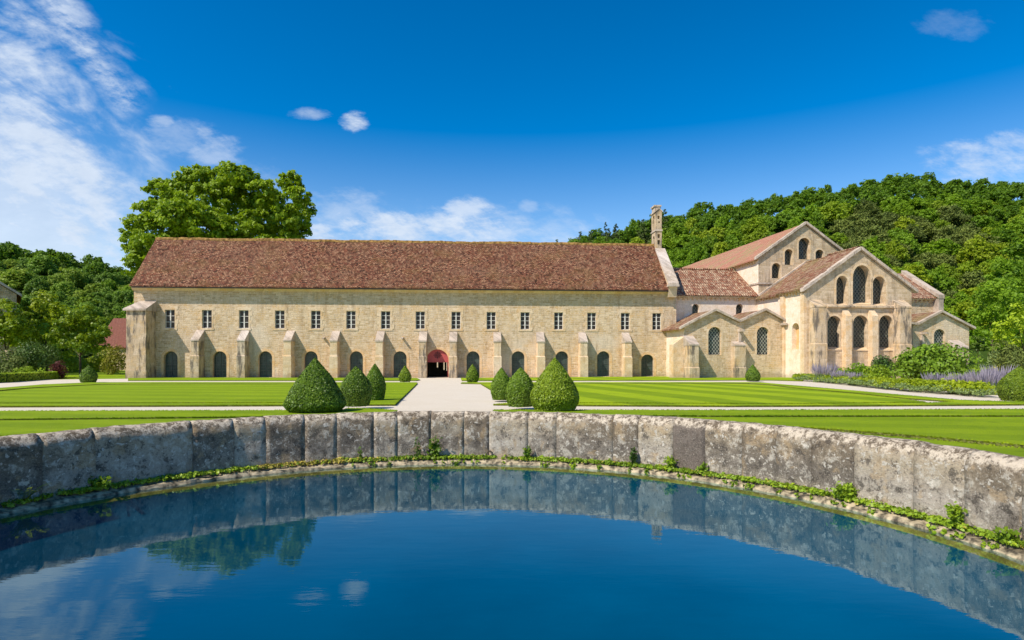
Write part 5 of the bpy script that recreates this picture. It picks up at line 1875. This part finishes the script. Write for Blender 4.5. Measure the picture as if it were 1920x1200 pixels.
scatter(-0.93, -0.60, 6.1)
for q in range(30):
    a = 0.03 + 0.25 * (q + rngh.random() * 0.6) / 30
    y = YR - rngh.uniform(0, 9)
    cand.append((a * y, y))
scatter(0.02, 0.93, 6.2)
seen = []
for (x, y) in cand:
    a = x / y
    z = hill_z(x, y)
    px_, py_ = CX + a * F, HOR - (z + 8 - EYE) / y * F
    # leave out what the church and the long roof hide
    if a > 0.02 and px_ < 1270 and py_ > 470: continue
    if a > 0 and 1270 <= px_ < 1400 and py_ > 520: continue
    if a > 0 and 1420 <= px_ < 1700 and py_ > 520: continue
    if y < y_foot(a) - 2: continue
    seen.append((y, x, z, a))
seen.sort()
n_h, far_v = 0, []
for (y, x, z, a) in seen:
    r = rngh.random()
    pine = (0.04 < a < 0.26 and y > YR - 26 and r < 0.5)
    grey = (0.55 < a < 0.80 and 130 < y < 190 and r < 0.5)
    sx, sz, rz = rngh.uniform(0.72, 1.22), rngh.uniform(0.78, 1.2), rngh.uniform(0, 6.28)
    if pine:
        put_mesh('conifer', pines[int(rngh.integers(3))], (x, y, z - 0.8), 'dark conifer on the ridge of the wooded hill', 'tree', 'conifers on the ridge', None, rz, (sx, sx, sz))
    elif n_h < 300:
        n_h += 1
        if grey:
            me, lab = greys[int(rngh.integers(2))], 'grey-green thin-crowned tree on the wooded hillside'
        else:
            me = protos[int(rngh.integers(8))] if a > 0 or rngh.random() < 0.2 else hazy_protos[int(rngh.integers(5))]
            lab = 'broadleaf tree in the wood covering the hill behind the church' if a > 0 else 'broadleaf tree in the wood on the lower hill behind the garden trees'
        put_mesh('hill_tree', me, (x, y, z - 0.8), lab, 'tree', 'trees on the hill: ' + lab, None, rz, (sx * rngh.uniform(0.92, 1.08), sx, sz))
    else:
        v = coarse[int(rngh.integers(5))].copy()
        c_, s_ = math.cos(rz), math.sin(rz)
        far_v.append(np.stack([(v[:, 0] * c_ - v[:, 1] * s_) * sx + x, (v[:, 0] * s_ + v[:, 1] * c_) * sx + y, v[:, 2] * sz + z - 0.8], axis=1))
print('hill trees', n_h, 'stuff', len(far_v), 'leaves', sum(len(v) for v in far_v) // 4, [len(v) // 4 for v in proto_v])
if far_v:
    put_mesh('far_wood', leaf_mesh('far_wood', np.concatenate(far_v), [M['fol_hill']]), (0, 0, 0), 'far upper part of the wood along the hilltop', 'wood', None, 'stuff')

# ================================================================== shrubs and flower bed
def shrub(name, x, y, w_px, h_px, mat, label, n=2600, leaf=0.10, cat='shrub', group=None, flower=None, seed=0, lumps=10, depth=0.8, Y=None, lump=0.5):
    rng = np.random.default_rng(900 + seed)
    p = gp(x, y)
    Y = Y or p.y
    X = (x - CX) / F * Y
    rx, rz = w_px / 2 / F * Y, h_px / F * Y
    me = bush_mesh(name, rx, max(0.3, rx * depth), rz, n, leaf, mat if isinstance(mat, list) else [mat], rng, lumps, flower, lump=lump)
    return put_mesh(name, me, (X, Y, G(Y)), label, cat, group)


# right-hand bed
shrub('broad_shrub', 1748, 724, 150, 76, M['fol_mid'], 'large dark green shrub in front of the last chapel', 9000, 0.20, seed=1, lumps=18)
shrub('broad_shrub', 1656, 720, 66, 50, M['fol_dark'], 'mid green shrub against the chancel buttress', 3000, 0.15, seed=2)
shrub('low_juniper', 1603, 718, 70, 36, M['fol_hill'], 'low dark juniper at the foot of the chancel wall', 3000, 0.13, seed=3)
shrub('golden_shrub', 1642, 724, 56, 40, M['fol_lime'], 'yellow-green shrub in the middle of the flower bed', 2600, 0.13, seed=4)
shrub('broad_shrub', 1897, 700, 74, 70, M['fol_grey'], 'grey-green bush behind the clipped egg at the bed end', 4500, 0.17, seed=5, Y=50)
shrub('golden_shrub', 1872, 694, 26, 24, M['fol_yellow'], 'small bright golden shrub on the lawn edge', 900, 0.16, seed=6, Y=60)
shrub('variegated_shrub', 1868, 690, 34, 50, M['fol_sage'], 'pale variegated bush below the yellow-green tree', 1800, 0.22, seed=7, Y=70)
shrub('flowering_plant', 1562, 712, 24, 20, M['fol_yellow'], 'small clump of yellow flowers behind the first lavender', 500, 0.10, seed=8)


def lavender(x, y, w_px, h_px, label, seed):
    """clump of fine upright stems with purple spikes"""
    rng = np.random.default_rng(1200 + seed)
    p = gp(x, y)
    Y = p.y
    rx, H = w_px / 2 / F * Y, h_px / F * Y
    n = 230
    q = np.sqrt(rng.random(n))
    t = rng.uniform(0, 2 * math.pi, n)
    bx, by = rx * 0.55 * q * np.cos(t), rx * 0.5 * q * np.sin(t)
    L = H * rng.uniform(0.6, 1.1, n)
    lean = 0.35 * q
    tx, ty = bx + np.cos(t) * lean * L + rng.normal(0, 0.06, n), by + np.sin(t) * lean * L + rng.normal(0, 0.06, n)
    V, idx = [], []
    for i in range(n):
        b0, t0 = np.array((bx[i], by[i], 0.0)), np.array((tx[i], ty[i], L[i]))
        for s0, s1, w, m in ((0.0, 0.6, 0.018, 0), (0.5, 1.0, 0.024, 1)):
            p0, p1 = b0 + (t0 - b0) * s0, b0 + (t0 - b0) * s1
            d = np.array((rng.normal(), rng.normal(), 0))
            d = d / np.linalg.norm(d) * w
            mid = (p0 + p1) / 2
            V += [p0, mid + d, p1, mid - d]
            idx.append(m)
    m2 = 420
    e = rand_dirs(rng, m2)
    e[:, 2] = np.abs(e[:, 2])
    P = e * np.array((rx * 0.7, rx * 0.6, H * 0.42))
    V2 = leaf_arrays(rng, P, e, 0.11)
    me = leaf_mesh('lavender', np.concatenate([np.array(V), V2]), [M['fol_sage'], M['flower']], np.concatenate([np.array(idx), np.zeros(m2, dtype=int)]))
    return put_mesh('lavender', me, (p.x, Y, G(Y)), label, 'lavender', 'purple lavender clumps in the bed')


lavender(1546, 717, 56, 36, 'purple lavender clump nearest the chancel corner', 1)
lavender(1572, 719, 34, 24, 'low lavender between the first clump and the juniper', 7)
lavender(1606, 722, 40, 24, 'small sparse lavender below the dark juniper', 2)
lavender(1755, 733, 46, 34, 'lavender clump under the large dark shrub', 3)
lavender(1808, 737, 56, 38, 'wide lavender clump right of the large dark shrub', 4)
lavender(1846, 740, 60, 46, 'tall lavender clump beside the clipped egg', 5)
lavender(1872, 738, 44, 52, 'tallest lavender spikes touching the clipped egg', 6)
shrub('golden_shrub', 1790, 728, 36, 26, M['fol_lime'], 'low yellowish plant between two lavender clumps', 900, 0.11, seed=9)

# silvery edging along the path: uncountable ground cover
rng = np.random.default_rng(41)
edge = [gp(x, y) for x, y in [(1493, 714.2), (1540, 717.8), (1600, 724), (1660, 731), (1710, 736), (1780, 741), (1840, 745.5), (1884, 748.5)]]
P, N = [], []
for i in range(len(edge) - 1):
    a_, b_ = edge[i], edge[i + 1]
    L = (b_ - a_).length
    for q in range(int(L * 12)):
        t = rng.random()
        c = a_.lerp(b_, t)
        back = rng.uniform(0.0, 1.7) * (1 + 0.3 * (c.y > 30)) + 0.5 * mnoise.noise(Vector((c.x * 0.9, c.y * 0.9, 0)))
        r = rng.uniform(0.08, 0.20) + 0.22 * max(0.0, mnoise.noise(Vector((c.x * 0.6, c.y * 0.6, 3.0))) + 0.2)
        cc = np.array((c.x + back * 0.35, c.y + back * 0.9, G(c.y) + 0.05 + r * 0.5))
        e = rand_dirs(rng, 34)
        e[:, 2] = np.abs(e[:, 2]) * 0.9
        P.append(cc + e * np.array((r * 1.2, r * 1.2, r * 1.1)))
        N.append(e)
P, N = np.concatenate(P), np.concatenate(N)
put_mesh('ground_cover', leaf_mesh('ground_cover', leaf_arrays(rng, P, N, 0.085, 0.8), [M['fol_sage']]), (0, 0, 0), 'low silvery green edging plants along the curved path', 'ground cover', None, 'stuff')
# green filling of the bed behind the edging
P, N = [], []
for q in range(900):
    i = int(rng.integers(len(edge) - 1))
    c = edge[i].lerp(edge[i + 1], rng.random())
    back = rng.uniform(1.2, 5.5)
    r = rng.uniform(0.18, 0.4)
    cc = np.array((c.x + back * 0.4, c.y + back * 0.9, G(c.y) + r * 0.5))
    e = rand_dirs(rng, 26)
    e[:, 2] = np.abs(e[:, 2])
    P.append(cc + e * r)
    N.append(e)
P, N = np.concatenate(P), np.concatenate(N)
put_mesh('bed_planting', leaf_mesh('bed_planting', leaf_arrays(rng, P, N, 0.12, 0.8), [M['fol_garden']]), (0, 0, 0), 'mixed green perennials filling the flower bed', 'bed planting', None, 'stuff')

# left-hand garden
shrub('viburnum', 66, 702, 96, 66, M['fol_dark'], 'large dark glossy shrub behind the low hedge', 5200, 0.17, seed=21, lumps=14, Y=60)
shrub('purple_shrub', 107, 704, 34, 32, M['fol_purple'], 'rounded dark purple shrub at the hedge end', 1600, 0.14, seed=22, Y=59)
shrub('yellowing_shrub', 14, 704, 70, 52, M['fol_grey'], 'olive shrub around the stone urn', 3000, 0.16, seed=23, Y=58)
shrub('golden_shrub', 45, 706, 40, 24, M['fol_lime'], 'low yellow-green bush just behind the hedge', 1400, 0.13, seed=24, Y=56)
shrub('garden_shrub', 214, 702, 64, 50, M['fol_olive'], 'yellowing shrub against the corner buttress', 2600, 0.20, seed=25, Y=74)
shrub('garden_shrub', 190, 696, 60, 46, M['fol_garden'], 'green shrub below the cottage roof', 2600, 0.22, seed=26, Y=88)
shrub('garden_shrub', 135, 698, 56, 40, M['fol_lime'], 'light green shrub behind the bare tree trunk', 2200, 0.22, seed=27, Y=84)
shrub('garden_shrub', 170, 692, 60, 28, M['fol_garden'], 'low green bush filling the gap under the round tree', 2200, 0.22, seed=28, Y=92)
# clipped hedge
rng = np.random.default_rng(61)
pts = [gp(-120, 722), gp(0, 717.5), gp(60, 713.2), gp(100, 710.2), gp(112, 708.6)]
pts = [Vector((p.x, p.y, 0)) for p in pts]
H, wd = 0.68, 0.9
P, N, bv, bf = [], [], [], []
for i in range(len(pts) - 1):
    a_, b_ = pts[i], pts[i + 1]
    d = (b_ - a_).normalized()
    o_ = Vector((d.y, -d.x, 0)) * (-1 if d.y > 0 and d.x < 0 else 1)
    L = (b_ - a_).length
    ring8 = []
    for c in (a_, b_):
        for s_ in (-0.5, 0.5):
            for h in (0, H * 0.95):
                ring8.append((c.x + o_.x * s_ * wd * 0.95, c.y + o_.y * s_ * wd * 0.95, G(c.y) + h))
    k0 = len(bv)
    bv += ring8
    bf += [(k0 + 0, k0 + 1, k0 + 5, k0 + 4), (k0 + 2, k0 + 6, k0 + 7, k0 + 3), (k0 + 1, k0 + 3, k0 + 7, k0 + 5), (k0, k0 + 2, k0 + 3, k0 + 1), (k0 + 4, k0 + 5, k0 + 7, k0 + 6)]
    m = int(L * 420)
    t = rng.random(m)
    f = rng.random(m)
    c = np.outer(1 - t, a_) + np.outer(t, b_)
    on = np.array(o_)
    top = f < 0.4
    s_ = np.where(top, rng.uniform(-0.5, 0.5, m), np.where(rng.random(m) < 0.5, 0.5, -0.5))
    z = np.where(top, H, rng.uniform(0, H, m)) + rng.normal(0, 0.02, m)
    gz = np.array([G(y) for y in c[:, 1]])
    p = c + on * (s_ * wd)[:, None]
    p[:, 2] = gz + z
    nn = np.where(top[:, None], np.array((0, 0, 1.0)), on * np.sign(s_)[:, None])
    P.append(p)
    N.append(nn)
P, N = np.concatenate(P), np.concatenate(N)
put_mesh('hedge', leaf_mesh('hedge', leaf_arrays(rng, P, N, 0.13, 0.7), [M['fol_lime'], M['fol_core']], None, (bv, bf, 1)), (0, 0, 0), 'low clipped yellow-green hedge along the left path', 'hedge')
# stone urn
Yu = 61.0
mb = MB()
mb.revolve([(0.0, 0), (0.34, 0), (0.34, 0.25), (0.22, 0.35), (0.22, 1.75), (0.34, 1.85), (0.34, 1.98), (0.14, 2.05), (0.12, 2.2), (0.30, 2.4), (0.36, 2.65), (0.30, 2.74), (0.36, 2.80), (0.36, 2.86), (0.0, 2.9)], (0, 0, 0), 18)
o = mb.build('stone_urn', M['weathered'], smooth=True)
o.location = ((17.5 - CX) / F * Yu, Yu, G(Yu))
tag(o, 'weathered stone urn on a pedestal among the left shrubs', 'urn')

# ================================================================== plants at the foot of the basin wall
rng = np.random.default_rng(88)


def ledge_point(ang, inset, z):
    r = RI - inset
    return np.array((PCX + r * math.cos(ang), PCY + r * math.sin(ang), Z_WATER + z))


P, N, mi = [], [], []
for q in range(2600):
    px_ = rng.uniform(-10, 1925)
    ang = px_to_angle(px_, RI)
    dens = mnoise.noise(Vector((px_ / 60, 0.3, 0))) * 0.5 + 0.62
    if px_ < 130: dens *= 0.3
    if 130 < px_ < 440: dens *= 0.8
    if rng.random() > dens: continue
    r = rng.uniform(0.014, 0.048)
    hgt = max(0.0, 0.04 * mnoise.noise(Vector((px_ / 25, 2, 0)))) + 0.02
    c = ledge_point(ang, rng.uniform(-0.005, 0.12), 0.075 + rng.random() * hgt)
    m = 12
    e = rand_dirs(rng, m)
    e[:, 2] = np.abs(e[:, 2])
    P.append(c + e * r * np.array((1.3, 1.3, 1.0)))
    N.append(e)
    dry = 0.75 if 480 < px_ < 640 else (0.30 if 640 < px_ < 720 else 0.03)
    mi.append((rng.random(m) < dry).astype(int))
for q in range(46):                       # trailing shoots over the edge of the ledge
    px_ = rng.uniform(640, 1920)
    ang = px_to_angle(px_, RI)
    for s in range(int(rng.integers(3, 9))):
        c = ledge_point(ang + rng.normal(0, 0.003), 0.19 + 0.02 * rng.random(), 0.06 - 0.014 * s)
        e = rand_dirs(rng, 4)
        P.append(c + e * 0.012)
        N.append(e)
        mi.append(np.zeros(4, dtype=int))
P, N, mi = np.concatenate(P), np.concatenate(N), np.concatenate(mi)
put_mesh('ivy_cover', leaf_mesh('ivy_cover', leaf_arrays(rng, P, N, 0.036, 0.8, 0.8), [M['fol_ivy'], M['fol_dry']], mi), (0, 0, 0), 'small green creepers growing along the basin ledge', 'ground cover', None, 'stuff')


def sprig(name, px_, h, w, label, mat, n=240, leaf=0.045, seed=0, inset=0.03, tall=True, cat='plant', group=None):
    rng = np.random.default_rng(1500 + seed)
    ang = px_to_angle(px_, RI)
    b = ledge_point(ang, inset, 0.09)
    P, N = [], []
    ns = max(3, n // 30)
    for s in range(ns):
        t = rng.uniform(0, 6.28)
        sp = w * 0.5 * rng.random() ** 0.5
        tip = np.array((math.cos(t) * sp, math.sin(t) * sp * 0.5, h * rng.uniform(0.45, 1.0)))
        rad_in = np.array((-math.cos(ang), -math.sin(ang), 0)) * 0.05
        tip = tip + rad_in
        m = n // ns
        u = rng.random((m, 1)) ** 0.8
        P.append(tip * u + rng.normal(0, 0.012 + 0.10 * w, size=(m, 3)) * np.array((1, 0.5, 0.5)) + rad_in * 0.6)
        N.append(rand_dirs(rng, m) + np.array((0, -0.5, 0.5)))
    P, N = np.concatenate(P), np.concatenate(N)
    P[:, 2] = np.abs(P[:, 2])
    N /= np.linalg.norm(N, axis=1, keepdims=True)
    me = leaf_mesh(name, leaf_arrays(rng, P, N, leaf, 0.6, 0.6), [mat])
    return put_mesh(name, me, tuple(b), label, cat, group)


sprig('leafy_weed', 815, 0.36, 0.22, 'tallest leafy weed on the ledge below the gravel walk', M['fol_ivy'], 260, 0.06, 1)
sprig('leafy_weed', 783, 0.40, 0.10, 'thin dark weed leaning on the wall left of the tallest leafy weed', M['fol_dark'], 120, 0.04, 2)
sprig('leafy_weed', 675, 0.26, 0.06, 'single slender weed against the wall below the big cone', M['fol_ivy'], 60, 0.035, 3)
sprig('creeper_tuft', 990, 0.26, 0.10, 'upright creeper tuft climbing a slab joint below the egg-shaped bush', M['fol_ivy'], 260, 0.045, 4)
sprig('creeper_tuft', 1189, 0.30, 0.10, 'dark blue-green creeper climbing the wall', M['fol_dark'], 220, 0.045, 5)
sprig('creeper_tuft', 1261, 0.20, 0.16, 'creeper tuft at the left foot of the plain dark slab', M['fol_ivy'], 260, 0.045, 6)
sprig('creeper_tuft', 1321, 0.16, 0.12, 'creeper tuft at the right foot of the plain dark slab', M['fol_ivy'], 160, 0.045, 7)
sprig('creeper_tuft', 1592, 0.18, 0.26, 'widest mound of creeper on the right part of the ledge', M['fol_ivy'], 900, 0.045, 8)
sprig('creeper_tuft', 1803, 0.26, 0.14, 'tall narrow creeper tuft on the ledge near the basin end', M['fol_ivy'], 300, 0.045, 9)
sprig('creeper_tuft', 1906, 0.14, 0.20, 'creeper mound nearest the viewer on the sunny ledge', M['fol_ivy'], 260, 0.04, 10)
sprig('creeper_tuft', 180, 0.16, 0.26, 'dark creeper tuft below a pale slab joint in the shade', M['fol_ivy'], 300, 0.05, 11)
# fern in the shade on the left
rng = np.random.default_rng(5)
ang = px_to_angle(42, RI)
b = ledge_point(ang, 0.06, 0.09)
V = []
for s in range(20):
    t = rng.uniform(-1.4, 1.4) + ang + math.pi
    L = rng.uniform(0.18, 0.34)
    for q in range(14):
        u = (q + 1) / 14
        c = np.array((math.cos(t) * L * u * 0.75, math.sin(t) * L * u * 0.75, L * (1.15 * u - 0.55 * u * u)))
        d = np.array((math.cos(t), math.sin(t), 0.3))
        sd_ = np.array((-math.sin(t), math.cos(t), 0.0))
        lw = 0.055 * (1 - u * 0.8)
        for sg in (-1, 1):
            V += [c, c + sd_ * sg * lw * 0.6 + d * 0.014, c + sd_ * sg * lw + d * 0.006, c + sd_ * sg * lw * 0.6 - d * 0.008]
put_mesh('fern', leaf_mesh('fern', np.array(V), [M['fol_garden']]), tuple(b), 'green fern growing on the shaded ledge', 'fern')
